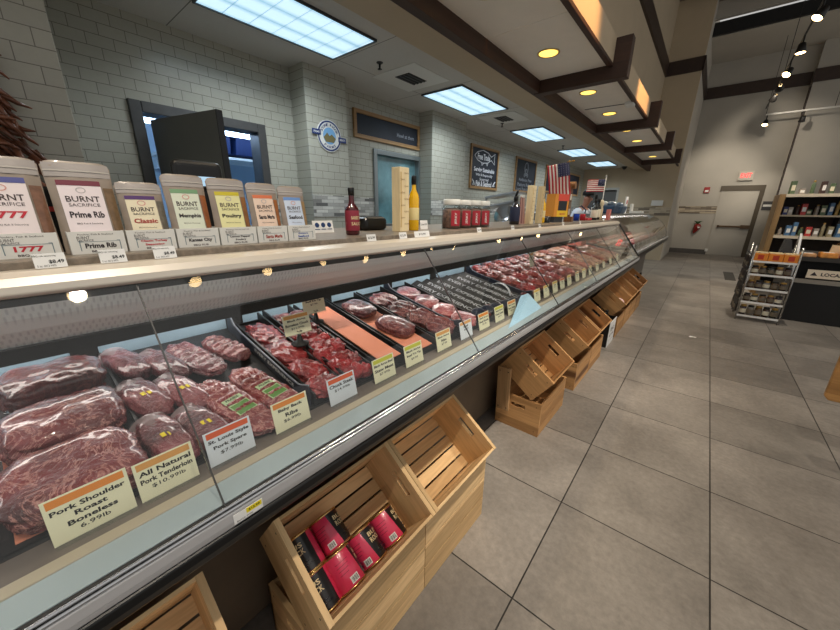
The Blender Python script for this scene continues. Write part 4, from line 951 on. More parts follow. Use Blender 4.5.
for i in range(4):
    t = thing('snack_jar', 'clear jar with white lid and red label, %s' % ['leftmost of the row of four','second of the row of four','third of the row of four','rightmost of the row of four'][i], 'jar', (-1.10, 1.61+.110*i, ZT), 0, 'clear jars of snacks')
    MB().lathe([(.050,0),(.054,.006),(.054,.105),(.044,.125)], 24).build('glass_body', M_jar, t, smooth=True)
    MB().lathe([(.047,.004),(.050,.008),(.050,.098),(.03,.108)], 24).build('contents', M_pretz, t, smooth=True)
    MB().lathe([(.047,.125),(.048,.127),(.048,.150),(.045,.153)], 24).build('lid', M_white, t, smooth=True)
    q = MB(); q.grid(lambda a, z: (.0548*math.cos(-1.0+1.0*a), .0548*math.sin(-1.0+1.0*a), .016+.08*z), 10, 1); q.build('red_label', mat('jar_red_label', (170,34,48), .45), t, smooth=True)
    q = MB(); add_txt(q, 'JERKY', .06, .016, lambda u, v: (.0556*math.cos(-.5-v/.0556), .0556*math.sin(-.5-v/.0556), .055+u), .02); q.build('lettering', M_white, t)
bottle('sauce_bottle', 'dark bottle with navy label left of the striped pouch', (-1.12, 2.47, ZT), .2, .036, mat('dark_sauce', (22,16,18), .12, coat=.5), M_black, mat('navy_label', (34,40,66), .5), lz=(.12,.62), neck=.3)
t = thing('striped_pouch', 'tall reddish brown striped snack pouch with white top', 'pouch', (-1.13, 2.62, ZT))
q = MB(); q.grid(lambda i, j: (.02*math.cos(6.283*i)*(1-.8*j)+.002, .05*math.sin(6.283*i)*(1-.25*j)-.02*j, .2*j), 16, 10); q.build('pouch', brick('striped_bag', 'yz', (150,100,90), (96,52,48), (190,150,140), .03, .4, .004, .35), t, smooth=True)
MB().box(-.012,.012,-.045,.0,.195,.215).build('white_top', M_white, t, bevel=.004)
plank(2.70, -1.10, 'left one of two tall plank packs near the small black cup', 0, .07, .285, .045); plank(2.90, -1.10, 'right one of two tall plank packs near the small black cup', 0, .06, .29, .04)
bottle('oil_bottle', 'yellow oil bottle half hidden by the second plank pack', (-1.12, 3.02, ZT), .24, .026, M_oil, M_black, MC['oil_label'], neck=.3, lz=(.2,.42))
tag(MB().lathe([(.03,0),(.035,.055),(.033,.055),(.028,.004),(0,.004)], 16, cap=False).build('black_cup', M_black, smooth=True), 'small black cup right of the two plank packs', 'cup').location = (-1.12, 3.14, ZT)
t = thing('orange_carton', 'orange and yellow display carton with black picture', 'carton', (-1.12, 3.38, ZT), -.35)
MB().box(-.05,.05,-.095,.095,.05,.25).build('carton_body', mat('carton_orange', (226,150,50), .5), t)
MB().box(.05,.0515,-.055,.095,.19,.25).build('red_panel', mat('carton_red', (226,80,60), .5), t); MB().box(.05,.0515,-.055,.095,.05,.105).build('yellow_panel', mat('carton_yellow', (240,196,40), .5), t); MB().box(.05,.052,-.045,.07,.105,.19).build('picture', M_black, t)
q = MB(); add_txt(q, 'SMOKED', .08, .016, lambda u, v: (.0522,.02+u,.075+v)); q.build('lettering', I_red, t)
MB().box(-.03,.03,-.06,.06,0,.05).build('stand', M_dkgrey, t)
t = thing('card_rack', 'tall wooden rack of recipe cards on the worktop', 'rack', (-1.10, 3.70, ZT), .15)
M_rk = wood('rack_wood', 'z', (150,104,60), (90,56,30), .5, .8)
q = MB(); q.box(-.03,-.0,-.075,-.060,0,.36); q.box(-.03,.0,.060,.075,0,.36); q.box(-.03,-.02,-.06,.06,0,.36); q.lathe([(.075,-.03),(.075,.03)], 20, Matrix.Translation((0,0,.345)) @ Matrix.Rotation(PI/2, 4, 'Y') @ Matrix.Scale(.45, 4, (1,0,0))); q.box(-.03,.04,-.06,.06,0,.05); q.build('rack_frame', M_rk, t)
for k, c in enumerate(((190,180,165),(120,100,84),(206,196,184),(150,90,70))): MB().box(-.018,.0,-.05,.05,.065+.07*k,.125+.07*k).build('card', mat('recipe_%d' % k, c, .5, var=.4, vscale=25), t)
# striped flags
def flag(label, loc, w, h, wave, rot, pole, pl, sg=1):
    t = thing('striped_flag', label, 'flag', loc, 0, None, rot=rot)
    fy = lambda u, v: (wave*math.sin(u*22+v*9), u*sg, v)
    def part(nm, m_, u0, u1, v0, v1, off=0):
        q = MB(); q.grid(lambda i, j: (fy(u0+(u1-u0)*i, v0+(v1-v0)*j)[0]+off, sg*(u0+(u1-u0)*i), v0+(v1-v0)*j), 16, 2); q.build(nm, m_, t, smooth=True, solid=.0006)
    R_, W_, B_ = mat('flag_red', (176,40,52), .7), mat('flag_white', (226,220,214), .7), mat('flag_navy', (40,44,82), .7)
    for k in range(13): part('stripe', R_ if k % 2 == 0 else W_, 0, w, -h*(k+1)/13, -h*k/13)
    part('canton', B_, 0, w*.4, -h*7/13, 0, .0018)
    q = MB()
    for r_ in range(5):
        for c_ in range(6):
            u, v = w*.4*(c_+.5)/6, -h*7/13*(r_+.5)/5; s = h*.018
            for o_ in (.0026,): q.add([(fy(u+s*math.cos(a*1.2566+1.57)*(1 if a == int(a) else .4), v)[0]+o_, sg*u+s*(1 if a == int(a) else .4)*math.cos(a*1.2566+1.57), v+s*(1 if a == int(a) else .4)*math.sin(a*1.2566+1.57)) for a in [x/2 for x in range(10)]], [tuple(range(10))])
    q.build('stars', M_white, t)
    q = MB(); q.tube([(0,0,.03),(0,0,-pl)], .005, 8); q.lathe([(0,.028),(.009,.034),(.007,.044),(0,.05)], 10); q.build('pole', M_gold if pole else M_white, t, smooth=True)
    return t
flag('striped flag hanging down from a slanted pole over the worktop', (-1.10, 3.50, 1.90), .30, .19, .012, (Matrix.Rotation(math.radians(-66), 3, 'Z') @ Matrix.Rotation(math.radians(-80), 3, 'X')).to_euler(), 1, .02)
tag(MB().tube([(-1.13,3.60,ZT),(-1.10,3.50,1.915)], .004, 8).build('flag_stick', M_gold, smooth=True), 'thin slanted stick holding the hanging striped flag', 'stick')
flag('small striped flag flying sideways on an upright white pole', (-1.12, 5.12, 1.86), .21, .15, .012, (0, 0, math.radians(-75)), 0, .49, -1)
tag(MB().lathe([(.03,0),(.03,.072),(.027,.075)], 20).build('drink_can', mat('blue_can', (36,70,170), .25, .5), smooth=True), 'blue can on the worktop before the butcher', 'can').location = (-1.13, 4.09, ZT)
tag(MB().lathe([(.03,0),(.03,.067),(.027,.07)], 20).build('drink_can', mat('red_can', (190,44,54), .25, .5), smooth=True), 'red can on the worktop before the butcher', 'can').location = (-1.13, 4.34, ZT)
tag(MB().box(-.04,.04,-.09,.09,0,.025).build('napkin_pack', mat('striped_napkins', (200,60,66), .5), bevel=.004), 'low red and white pack between red can and wine bottles', 'pack').location = (-1.14, 4.55, ZT)
for i, (y, h, lab) in enumerate(((4.82,.30,'tallest dark wine bottle with white label on the worktop'), (5.0,.26,'dark wine bottle right of the tallest one on the worktop'), (4.72,.24,'short dark bottle left of the tallest wine bottle'))):
    bottle('wine_bottle', lab, (-1.13+.03*(i == 2), y, ZT), h, .037, lab=M_paper if i == 0 else M_cream_l, group='wine bottles on the worktop', lz=(.12,.5))
tag(MB().lathe([(.03,0),(.032,.02),(.022,.06),(.03,.12),(.02,.17),(.03,.2),(.018,.24),(.0,.25)], 18).build('pepper_mill', mat('mill_cream', (210,194,160), .4), smooth=True), 'pale turned pepper mill under the small flag', 'mill').location = (-1.10, 5.02, ZT)
tag(MB().box(-.02,.02,-.05,.05,0,.13).build('pink_pack', mat('pink_pack', (204,120,112), .5), bevel=.004), 'pink pack at the far end of the long worktop', 'pack').location = (-1.01, 5.06, ZT)

# ------------------------------------------------------------------ back wall signs
LG = thing('round_farm_sign', 'round white and navy farm sign on the tiled pillar', 'sign', (XP+.002, 2.50, 2.205), 0)
Rx = Matrix.Rotation(PI/2, 4, 'Y')
NV = mat('sign_navy', (34,54,110), .45)
disc = lambda r, x0, x1: MB().lathe([(r,x0),(r,x1)], 40, Rx)
disc(.155, 0, .010).build('white_disc', M_white, LG); 
MB().lathe([(.148,.0102),(.148,.0115),(.132,.0115),(.132,.0102)], 40, Rx, cap=False).build('navy_ring', NV, LG)
disc(.082, .0100, .0125).build('picture_disc', mat('sign_sky', (120,170,214), .5), LG)
q = MB(); q.add([(.0128,-.08,-.02),(.0128,.08,-.02),(.0128,.05,-.062),(.0128,-.05,-.062)], [(0,1,2,3)]); q.add([(.0127,-.08,-.02),(.0127,-.03,.03),(.0127,.0,.0),(.0127,.03,.02),(.0127,.08,-.02)], [(0,1,2,3,4)]); q.build('picture_hills', mat('sign_hill', (120,110,70), .6), LG)
q = MB()
for s in (-1, 1): q.box(.012,.018,s*.165-.052,s*.165+.052,-.026-.02*s,.026-.02*s)
q.build('ribbon', NV, LG, bevel=.003)
q = MB()
def arc(s, r, top):
    n_ = len(s)
    for i, ch in enumerate(s):
        if ch == ' ': continue
        a = (PI/2 - (i-(n_-1)/2)*.225) if top else (-PI/2 + (i-(n_-1)/2)*.30)
        def fn(u, v, a=a):
            ex_, ey_ = (math.sin(a), -math.cos(a)) if top else (-math.sin(a), math.cos(a))
            rx, ry = (math.cos(a), math.sin(a)) if top else (-math.cos(a), -math.sin(a))
            return (.0125, r*math.cos(a)+ex_*u+rx*v, r*math.sin(a)+ey_*u+ry*v)
        add_txt(q, ch, .026, .026, fn, .02)
arc('STONE RIDGE', .107, True); arc('FARMS', .108, False); q.build('lettering', NV, LG)
q = MB(); add_txt(q, 'PRIME', .07, .02, lambda u, v: (.0186,-.165+u,.02+v)); add_txt(q, 'MEATS', .07, .02, lambda u, v: (.0186,.165+u,-.02+v)); q.build('ribbon_lettering', M_white, LG)
W_fr = wood('frame_oak', 'y', (176,138,92), (120,84,50), .5, .8); M_board = mat('chalkboard', (24,30,44), .55, var=.25, vscale=4)
M_chalk = mat('chalk_white', (226,228,232), .8)
def framed(y0, y1, z0, z1, label, bd=.045, x=XW):
    t = thing('framed_chalkboard', label, 'sign', (x+.002, (y0+y1)/2, (z0+z1)/2), 0)
    w, h = (y1-y0)/2, (z1-z0)/2
    q = MB(); q.box(0,.03,-w,w,h-bd,h); q.box(0,.03,-w,w,-h,-h+bd); q.box(0,.03,-w,-w+bd,-h+bd,h-bd); q.box(0,.03,w-bd,w,-h+bd,h-bd); q.build('frame', W_fr, t, bevel=.003)
    bo = MB().box(.0,.012,-w+bd,w-bd,-h+bd,h-bd).build('board', M_board, t); return bo, w, h
bt = lambda q, s, wd, hh, u0, v0, b_=.01: add_txt(q, s, wd, hh, lambda u, v: (.0128, u0+u, v0+v), b_)
t, w, h = framed(3.05, 4.31, 2.31, 2.63, 'long wood framed chalkboard above the teal window')
q = MB(); bt(q, 'Howl at them', .36, .05, .33, -.02); q.build('chalk_lettering', mat('chalk_dim', (150,156,166), .8), t)
t, w, h = framed(5.79, 6.88, 1.86, 2.62, 'framed black board with white fish drawing, largest sign')
q = MB(); bt(q, 'Free Trade', .48, .11, -.05, .2, .03); bt(q, 'Serving Sustainable', .8, .10, 0, -.04, .03); bt(q, 'Wild & Responsibly', .66, .06, 0, -.13, .01); bt(q, 'Sourced', .4, .05, 0, -.20, .01); bt(q, 'Fish & Seafood', .62, .10, 0, -.28, .03)
q.build('chalk_lettering', M_chalk, t)
q = MB(); fs = [(-.40,.2),(-.30,.27),(-.1,.315),(.1,.29),(.24,.23),(.38,.30),(.36,.2),(.38,.10),(.24,.17),(.1,.11),(-.1,.09),(-.3,.13),(-.40,.2)]
q.tube([(.0135,a,c) for a, c in fs], .007, 5); q.tube([(.0135,-.14,.09),(.0135,-.12,.045),(.0135,-.07,.085)], .007, 5); q.tube([(.0135,.05,.10),(.0135,.08,.055),(.0135,.11,.11)], .007, 5); q.build('fish_drawing', M_chalk, t)
q = MB()
for s in (-1, 1): q.tube([(.0135,s*.45,-.22),(.0135,s*.40,-.27),(.0135,s*.43,-.31),(.0135,s*.36,-.31),(.0135,s*.41,-.25)], .012, 5)
q.build('corner_drawing', M_chalk, t)
t, w, h = framed(7.72, 8.92, 1.88, 2.63, 'framed black board with pig drawing, second poster')
q = MB(); bt(q, 'Antibiotic Free', .75, .07, 0, -.09, .02); bt(q, 'Pasture Raised', .85, .08, 0, -.2, .02); bt(q, 'Local Pork & Beef', .9, .08, 0, -.3, .02); q.build('chalk_lettering', mat('chalk_dim', (150,156,166), .8), t)
q = MB()
for c_, r_, z_ in ((0,.12,.17),(0,.07,.08),(-.08,.03,.01),(.08,.03,.01)): q.tube([(.0135, c_+r_*.8*math.cos(a*.5236), z_+r_*math.sin(a*.5236)) for a in range(13)], .014, 5)
q.build('pig_drawing', MC['chalk_dim'], t)
framed(9.6, 11.2, 1.95, 2.64, 'plain dark framed board behind the hanging flag')
framed(11.35, 12.7, 1.95, 2.6, 'plain dark framed board nearest the end wall')
# chilli string on the left pillar
t = thing('chilli_string', 'hanging bundle of dried red brown chillies on the tiled pillar', 'chilli bundle', (-2.55+.07, .045, 1.47), 0)
q = MB()
for i in range(300):
    z = rr.uniform(-.1, .66); wd = .19-.13*max(0,z)/.66; a = rr.uniform(0, 2*PI); r0 = wd*math.sqrt(rr.random())
    p = V((r0*math.cos(a)*.35, r0*math.sin(a), z)); d = V((rr.uniform(-.25,.5), (1 if p.y > 0 else -1)*rr.uniform(.1,.9), -rr.uniform(.2,1))).normalized(); L = rr.uniform(.06,.10)
    q.tube([p, p+d*L*.5+V((0,0,-.006)), p+d*L], [.013, .010, .003], 5)
tag(q.build('chillies', mat('dried_chilli', (112,70,50), .35, var=.8, vscale=10), t, smooth=True), kind='stuff')
MB().tube([(0,0,-.1),(0,0,.8)], .006, 6).build('cord', mat('cord', (150,124,84), .8), t)
# ceiling bits over the deli
for i, (x, y) in enumerate(((-2.77,2.72),(-2.9,5.6),(-2.75,8.2))):
    t = thing('sprinkler_head', 'dark sprinkler head on the deli ceiling, %s' % ['nearest, left of the square vent','between second and third light panels','beyond the third light panel'][i], 'sprinkler', (x, y, H_CEIL))
    MB().lathe([(.035,.006),(.03,-.008),(.012,-.012)], 16).build('flange', M_dkgrey, t, smooth=True); q = MB(); q.lathe([(.010,-.012),(.008,-.05),(.022,-.055),(.022,-.058)], 14); q.build('head', M_blackm, t, smooth=True)
for i, (x, y) in enumerate(((-2.80,3.22),(-2.75,5.35))):
    t = thing('air_vent', 'square air vent in deli ceiling %s' % ['before the second light panel','past the second light panel'][i], 'vent', (x, y, H_CEIL))
    MB().box(-.3,.3,-.3,.3,-.006,0).build('face_plate', MC['white_paint'], t, bevel=.002)
    q = MB(); q.box(-.10,.10,-.15,.15,-.008,-.006); q.build('opening', M_blackm, t)
    q = MB()
    for k in range(4): q.box(-.09+.05*k,-.07+.05*k,-.15,.15,-.013,-.008)
    q.build('slats', M_dkgrey, t)
t = thing('dome_camera', 'small dark dome camera at the end of the deli ceiling', 'camera', (-2.35, 12.9, H_CEIL)); MB().lathe([(.07,0),(.07,-.02),(.055,-.06),(.02,-.085),(0,-.09)], 18).build('dome', M_black, t, smooth=True); MB().lathe([(.085,0),(.085,-.015),(.07,-.018)], 18).build('base_ring', M_dkgrey, t, smooth=True)
# white work lamp on the second canopy panel
t = thing('clip_spotlight', 'white wired spotlight under the second canopy panel', 'spotlight', (-1.06, 5.45, 2.79)); MB().box(-.05,.05,-.07,.07,-.045,0).build('housing', M_white, t, bevel=.01); q = MB(); q.tube([(-.05,0,-.01),(-.54,0,-.004)], .004, 6); q.build('wire', M_dkgrey, t)
# meat slicer behind the counter
t = thing('meat_slicer', 'grey metal meat slicer behind the snack jars', 'slicer', (-2.0, 4.15, .98))
q = MB(); q.box(-.25,.25,-.3,.3,0,.10); q.build('base', M_steel, t, bevel=.02); MB().box(-.08,.22,-.02,.30,.10,.34).build('motor_housing', M_alu, t, bevel=.03)
MB().lathe([(0,-.01),(.15,-.006),(.155,0),(.15,.006),(0,.01)], 32, Matrix.Translation((.02,-.06,.40)) @ Matrix.Rotation(PI/2, 4, 'X')).build('blade', M_chrome, t, smooth=True)
q = MB(); q.prism([(-.2,.50),(.2,.58),(.2,.60),(-.2,.52)], -.25, .05); q.prism([(-.2,.62),(.2,.68),(.2,.70),(-.2,.64)], -.22, .08); q.box(.19,.21,-.2,-.17,.3,.7); q.box(-.2,-.18,-.2,-.17,.3,.64); q.build('carriage', M_alu, t)
q = MB(); q.tube([(.2,-.22,.60),(.25,-.26,.70)], .014, 8); q.build('handle', M_black, t, smooth=True)
t = thing('prep_table', 'steel prep table under the meat slicer', 'table', (-2.0, 4.2, 0))
MB().box(-.35,.35,-.7,.7,.94,.98).build('tabletop', M_steel, t)
for sx in (-.3,.3):
    for sy in (-.65,.65): MB().box(sx-.02,sx+.02,sy-.02,sy+.02,0,.94).build('leg', M_steel, t)
t = thing('steel_box', 'low grey steel box right of the meat slicer', 'box', (-1.95, 4.68, .98)); MB().box(-.2,.2,-.16,.16,0,.46).build('housing', M_steel, t, bevel=.01); MB().box(.2,.203,-.05,.06,.36,.42).build('label', M_paper, t)

# ------------------------------------------------------------------ second (curved glass) case
Y2A, Y2B = 5.24, 9.6
d2c = thing('curved_glass_case', 'lower curved glass deli case beyond the long meat case', 'display case')
MB().box(-1.5, -.98, Y2A, Y2B, .12, .80).build('case_body', M_case, d2c)
q = MB(); q.prism([(-.98,.80),(-.98,.62),(-.70,.80),(-.645,.86),(-.645,.95),(-1.42,.95),(-1.42,.80)][::-1], Y2A, Y2B); q.build('front_fascia', M_steel, d2c)
MB().box(-.645,-.62, Y2A, Y2B, .925, .962).build('front_rail', M_alu, d2c, bevel=.006)
MB().box(-.648,-.625, Y2A, Y2B, .86, .92).build('rubber_bumper', M_black, d2c)
MB().box(-1.38,-.68, Y2A+.02, Y2B-.02, .95, .962).build('deck', mat('deck_white', (150,142,132), .4), d2c)
gp = [(-.66,.96)] + [(-1.26+.60*math.cos(a), .965+.47*math.sin(a)) for a in [PI*.05*k for k in range(1, 9)]]
for k in range(3):
    a = Y2A+.02+(Y2B-Y2A-.04)*k/3; c = Y2A+.02+(Y2B-Y2A-.04)*(k+1)/3
    o = MB().strip(gp, a+.003, c-.003, .006).build('curved_glass', M_glass, d2c, smooth=False)
    if k: MB().strip(gp, a-.003, a+.003, .007).build('glass_joint', M_steel, d2c)
MB().box(-1.5,-1.08, Y2A, Y2B, 1.405, 1.435).build('top_shelf', M_steel, d2c, bevel=.004)
MB().box(-1.5,-1.44, Y2A, Y2B, .95, 1.405).build('rear_panel', mat('rear_brownish', (120,108,94), .5), d2c)
MB().tube([(-1.12,Y2A+.1,1.395),(-1.12,Y2B-.1,1.395)], .012, 8).build('lamp_tube', MC['case_lamp'], d2c)
MB().prism([(-1.44,.96),(-.66,.96)]+gp[1:]+[(-1.44,1.40)], Y2B-.02, Y2B-.012).build('end_glass', M_glass, d2c)
MB().strip(gp, Y2B-.02, Y2B, .014).build('end_frame', M_blackm, d2c)
for y in (Y2A+.35, Y2A+1.7, Y2A+3.0, Y2B-.3): MB().box(-1.3,-.95,y-.05,y+.05,0,.12).build('foot', M_blackm, d2c)
k = 0
for y in [5.45+.28*i for i in range(14)]:
    for x in (-1.3, -1.08, -.86):
        c_, m_ = [(SAUS,'orange brown'), (POUL,'pale'), (BEEF,'red'), (GRND,'orange')][(k*5+k//3) % 4]
        t = thing('deli_tray', '%s food tray in the curved case, slot %d of the %s row' % (m_, k//3+1, ['rear','middle','front'][k % 3]), 'tray', (x, y, .963), 0, 'food trays in the curved case')
        q = MB(); q.prism([(-.09,0),(.09,0),(.1,.035),(-.1,.035)], -.12, .12); q.build('pan', M_steel if k % 2 else M_tray, t)
        o = blob(.17,.21,.06, 400+k, .2, 2.6, 10, 14, 3.5).build('food', c_, t, smooth=True); o.location = (0,0,.03); k += 1
for i in range(9):
    y = 5.6+.42*i
    t = thing('deli_sign', 'small white price card in the curved case, number %d from the long case' % (i+1), 'price sign', (-.72, y, .963), 0, 'price cards in the curved case', rot=(0,-.2,0))
    MB().box(-.001,.001,-.04,.04,0,.07).build('card', M_paper, t); q = MB(); add_txt(q, 'Salad', .06, .014, lambda u, v: (.0015,u,.045+v)); add_txt(q, '$7.99lb', .06, .012, lambda u, v: (.0015,u,.02+v)); q.build('lettering', M_ink, t)
def basket(y, label, c):
    t = thing('wire_basket', label, 'basket', (-1.28, y, 1.4355))
    q = MB(); q.prism([(-.14,0),(.14,0),(.17,.12),(-.17,.12)], -.2, .2); q.build('basket', mat('basket_%d' % c[2], c, .5), t, bevel=.02)
    for i in range(7):
        blob(.1,.1,.09, 500+i+int(y*10), .2, 2.2, 8, 10).build('packet', mat('packet_%d' % (i % 3), ((60,90,120),(190,196,200),(90,110,130))[i % 3], .3, coat=.4), t, smooth=True).location = (-.08+.08*(i % 3), -.14+.09*(i % 4), .10)
basket(6.1, 'blue basket of packets on the curved case, nearer one', (44,74,104)); basket(6.75, 'blue grey basket of packets on the curved case, farther one', (70,90,112))
t = thing('hand_sanitizer', 'upright white card with red logo on the curved case', 'card', (-1.25, 7.6, 1.4355)); t.name = 'standing_card'
MB().box(-.01,.01,-.09,.09,0,.30).build('card', M_paper, t); MB().box(.01,.0115,-.05,.05,.17,.24).build('red_logo', mat('red_logo', (170,40,44), .5), t)
t = thing('price_scale', 'pale scale on the far end of the curved case', 'scale', (-1.25, 9.0, 1.4355)); MB().box(-.12,.12,-.15,.15,0,.05).build('platform', M_white, t, bevel=.01); MB().box(-.13,-.09,-.1,.1,.05,.2).build('display', M_white, t, bevel=.01)

# ------------------------------------------------------------------ butcher
def lean(p): return (p[0]+max(0, min(p[2], 1.42)-1.0)*.35, p[1], p[2])
def lb_(q): q.v = [lean(p) for p in q.v]; return q
def skin(name, pts, edges, m, parent, sub=2, root=0):
    me = bpy.data.meshes.new(name); me.from_pydata([lean(p[0]) for p in pts], edges, []); me.materials.append(m)
    o = bpy.data.objects.new(name, me); C.objects.link(o); o.parent = parent
    s = o.modifiers.new('Skin', 'SKIN'); s.use_smooth_shade = True
    for i, p in enumerate(pts):
        r = p[1]; d = me.skin_vertices[0].data[i]; d.radius = r if isinstance(r, tuple) else (r, r); d.use_root = (i == root)
    u = o.modifiers.new('Sub', 'SUBSURF'); u.levels = sub; u.render_levels = sub; return o
pr_ = thing('person', 'person in black cap, white shirt and navy apron behind the counter', 'person', (-2.26, 8.03, 0), math.radians(-22)); pr_.scale = (1.05,)*3
M_skin = mat('skin_tone', (176,124,102), .5); M_shirt = mat('white_shirt', (206,214,226), .8, bump=.2, bscale=12); M_apron = mat('navy_apron', (34,40,60), .8); M_trou = mat('dark_trousers', (30,30,36), .8)
# front faces +X; y is the person's left
pts = [((0,0,.97),(.09,.12)),((0,0,1.12),(.085,.11)),((.02,0,1.30),(.09,.12)),((.03,0,1.40),(.07,.10)),((.04,0,1.47),.055),((.07,0,1.53),.055),((.10,0,1.61),(.088,.074)),((.095,0,1.70),(.078,.068)),
 ((.0,.09,.88),.085),((.02,.10,.50),.06),((0,.10,.10),.042),((.14,.11,.04),.035),((.0,-.09,.88),.085),((.02,-.10,.50),.06),((0,-.10,.10),.042),((.14,-.11,.04),.035),
 ((.03,.19,1.40),.05),((.07,.25,1.16),.042),((.30,.18,1.10),.034),((.36,.16,1.10),.03),((.03,-.19,1.40),.05),((.07,-.25,1.16),.042),((.30,-.18,1.10),.034),((.36,-.16,1.10),.03)]
ed = [(0,1),(1,2),(2,3),(3,4),(4,5),(5,6),(6,7),(0,8),(8,9),(9,10),(10,11),(0,12),(12,13),(13,14),(14,15),(3,16),(16,17),(17,18),(18,19),(3,20),(20,21),(21,22),(22,23)]
for s, wi in ((1,19),(-1,23)):
    for k, (dy, L) in enumerate(((-.028,.065),(-.009,.075),(.010,.072),(.028,.058))):
        a = len(pts); pts += [((.40,s*.16+dy,1.098),.011),((.40+L*.5,s*.16+dy,1.088),.009),((.40+L,s*.16+dy,1.068),.007)]; ed += [(wi,a),(a,a+1),(a+1,a+2)]
    a = len(pts); pts += [((.375,s*.16-s*.035,1.09),.011),((.41,s*.16-s*.055,1.078),.009)]; ed += [(wi,a),(a,a+1)]
skin('body', pts, ed, M_skin, pr_)
skin('shirt', [((0,0,.92),(.14,.17)),((0,0,1.12),(.135,.165)),((.02,0,1.28),(.15,.19)),((.03,0,1.38),(.135,.18)),((.045,0,1.46),.085)], [(0,1),(1,2),(2,3),(3,4)], M_shirt, pr_)
for s in (-1, 1): skin('sleeve', [((.03,s*.06,1.38),.10),((.035,s*.18,1.395),.095),((.07,s*.25,1.16),.066),((.16,s*.228,1.14),.058)], [(0,1),(1,2),(2,3)], M_shirt, pr_)
skin('trousers', [((0,0,.98),(.135,.165)),((.0,.09,.86),.10),((.02,.10,.50),.078),((0,.10,.10),.06),((.0,-.09,.86),.10),((.02,-.10,.50),.078),((0,-.10,.10),.06)], [(0,1),(1,2),(2,3),(0,4),(4,5),(5,6)], M_trou, pr_)
q = MB(); q.grid(lambda i, j: (.185-.06*(2*i-1)**2*1.0, -.14+.28*i, .55+.78*j), 12, 8); lb_(q).build('apron', M_apron, pr_, smooth=True, solid=.006)
q = MB()
for s in (-1, 1): q.tube([(.18,s*.09,1.30),(.16,s*.09,1.42),(.04,s*.08,1.50),(-.10,s*.05,1.44)], .012, 6)
lb_(q).build('apron_strap', M_apron, pr_, smooth=True)
q = MB(); q.lathe([(.098,0),(.098,.05),(.085,.085),(.05,.105),(0,.11)], 24, Matrix.Translation((.10,0,1.695)) @ Matrix.Scale(1.12, 4, (1,0,0))); lb_(q).build('cap', M_blackm, pr_, smooth=True)
q = MB(); q.grid(lambda i, j: (.19+.075*j, (-.07+.14*i)*(1-.25*j), 1.70-.012*j-.02*(2*i-1)**2), 8, 4); lb_(q).build('cap_brim', M_blackm, pr_, smooth=True, solid=.004)
q = MB(); q.lathe([(0,-.02),(.018,-.008),(.012,.03),(0,.035)], 10, Matrix.Translation((.19,0,1.615))); lb_(q).build('nose', M_skin, pr_, smooth=True)
q = MB()
for s in (-1, 1): q.lathe([(0,-.02),(.02,-.012),(.024,.01),(0,.028)], 10, Matrix.Translation((.095,s*.078,1.635)) @ Matrix.Scale(.5, 4, (0,1,0)))
lb_(q).build('ear', M_skin, pr_, smooth=True)
q = MB()
for s in (-1, 1): q.lathe([(0,-.008),(.009,0),(0,.008)], 10, Matrix.Translation((.176,s*.03,1.65)))
lb_(q).build('eye', mat('eye_dark', (30,22,18), .3), pr_, smooth=True)
q = MB(); q.lathe([(0,-.005),(.022,0),(0,.005)], 10, Matrix.Translation((.168,0,1.572)) @ Matrix.Scale(.5, 4, (1,0,0))); lb_(q).build('mouth', mat('lip_tone', (120,66,58), .5), pr_, smooth=True)

# ------------------------------------------------------------------ far wall items
def plate(name, label, cat, x, z, w, h, d, m, y=YF):
    t = thing(name, label, cat, (x, y, z)); MB().box(-w/2,w/2,-d,0,-h/2,h/2).build('housing', m, t, bevel=.006); return t
t = plate('exit_sign', 'lit exit sign with red letters above the far exit door', 'sign', .69, 2.68, .38, .30, .08, M_lgreige)
q = MB(); add_txt(q, 'EXIT', .28, .15, onYm(0, -.082, .01), .03); q.build('lettering', mat('exit_red', (240,90,90), .5, emit=(255,60,60), es=1.2), t)
t = plate('fire_alarm', 'small red fire alarm strobe left of the exit door', 'alarm', -.25, 2.25, .16, .2, .06, mat('alarm_red', (150,30,30), .4))
MB().box(-.05,.05,-.075,-.06,-.07,.0).build('lens', M_white, t)
t = thing('pepper_ornament', 'red ornament with green top hanging on the far wall', 'ornament', (-.27, YF-.0, .96))
q = MB(); q.lathe([(0,-.24),(.05,-.18),(.10,-.02),(.11,.06),(.06,.12),(0,.125)], 16, Matrix.Translation((0,-.11,0)) @ Matrix.Rotation(.3, 4, 'Y')); q.build('red_body', mat('pepper_red', (130,30,24), .35), t, smooth=True)
q = MB()
for k in range(6): q.tube([(0,-.11,.12),(.06*math.cos(k),-.11+.04*math.sin(k),.2),(.12*math.cos(k),-.11+.04*math.sin(k),.22)], [.03,.02,.004], 6)
q.build('green_leaves', mat('pepper_green', (50,80,44), .5), t, smooth=True)
MB().box(.02,.09,-.23,-.2,-.02,.03).build('white_mark', M_white, t)
t = plate('wall_outlet', 'small white outlet at the end of the grey baseboard', 'outlet', .16, .16, .08, .1, .05, M_white)
t = plate('wall_switch', 'white double outlet box on the tan end wall', 'outlet', -1.33, 1.74, .3, .16, .05, M_white, YP)
t = thing('wall_placard', 'dark placard on the wall right of the exit door', 'sign', (1.42, YF, 1.72)); MB().box(-.12,.13,-.02,0,-.14,.14).build('plate', M_dkgrey, t); MB().box(-.1,.11,-.024,-.02,-.03,.04).build('white_line', M_white, t)
tag(MB().box(-.09,.10,-.7,.7,0,.008).build('floor_mat', mat('mat_grey', (74,70,64), .8)), 'dark grey mat on the floor near the exit door', 'mat').location = (.66, 11.1, 0)
q = MB(); q.add([(0,0,.001),(.07,.01,.004),(.075,.05,.001),(.01,.04,.006)], [(0,1,2,3)]); tag(q.build('paper_scrap', M_paper, solid=.0008), 'small white paper scrap on the aisle floor', 'paper').location = (.10, 5.12, .0005)

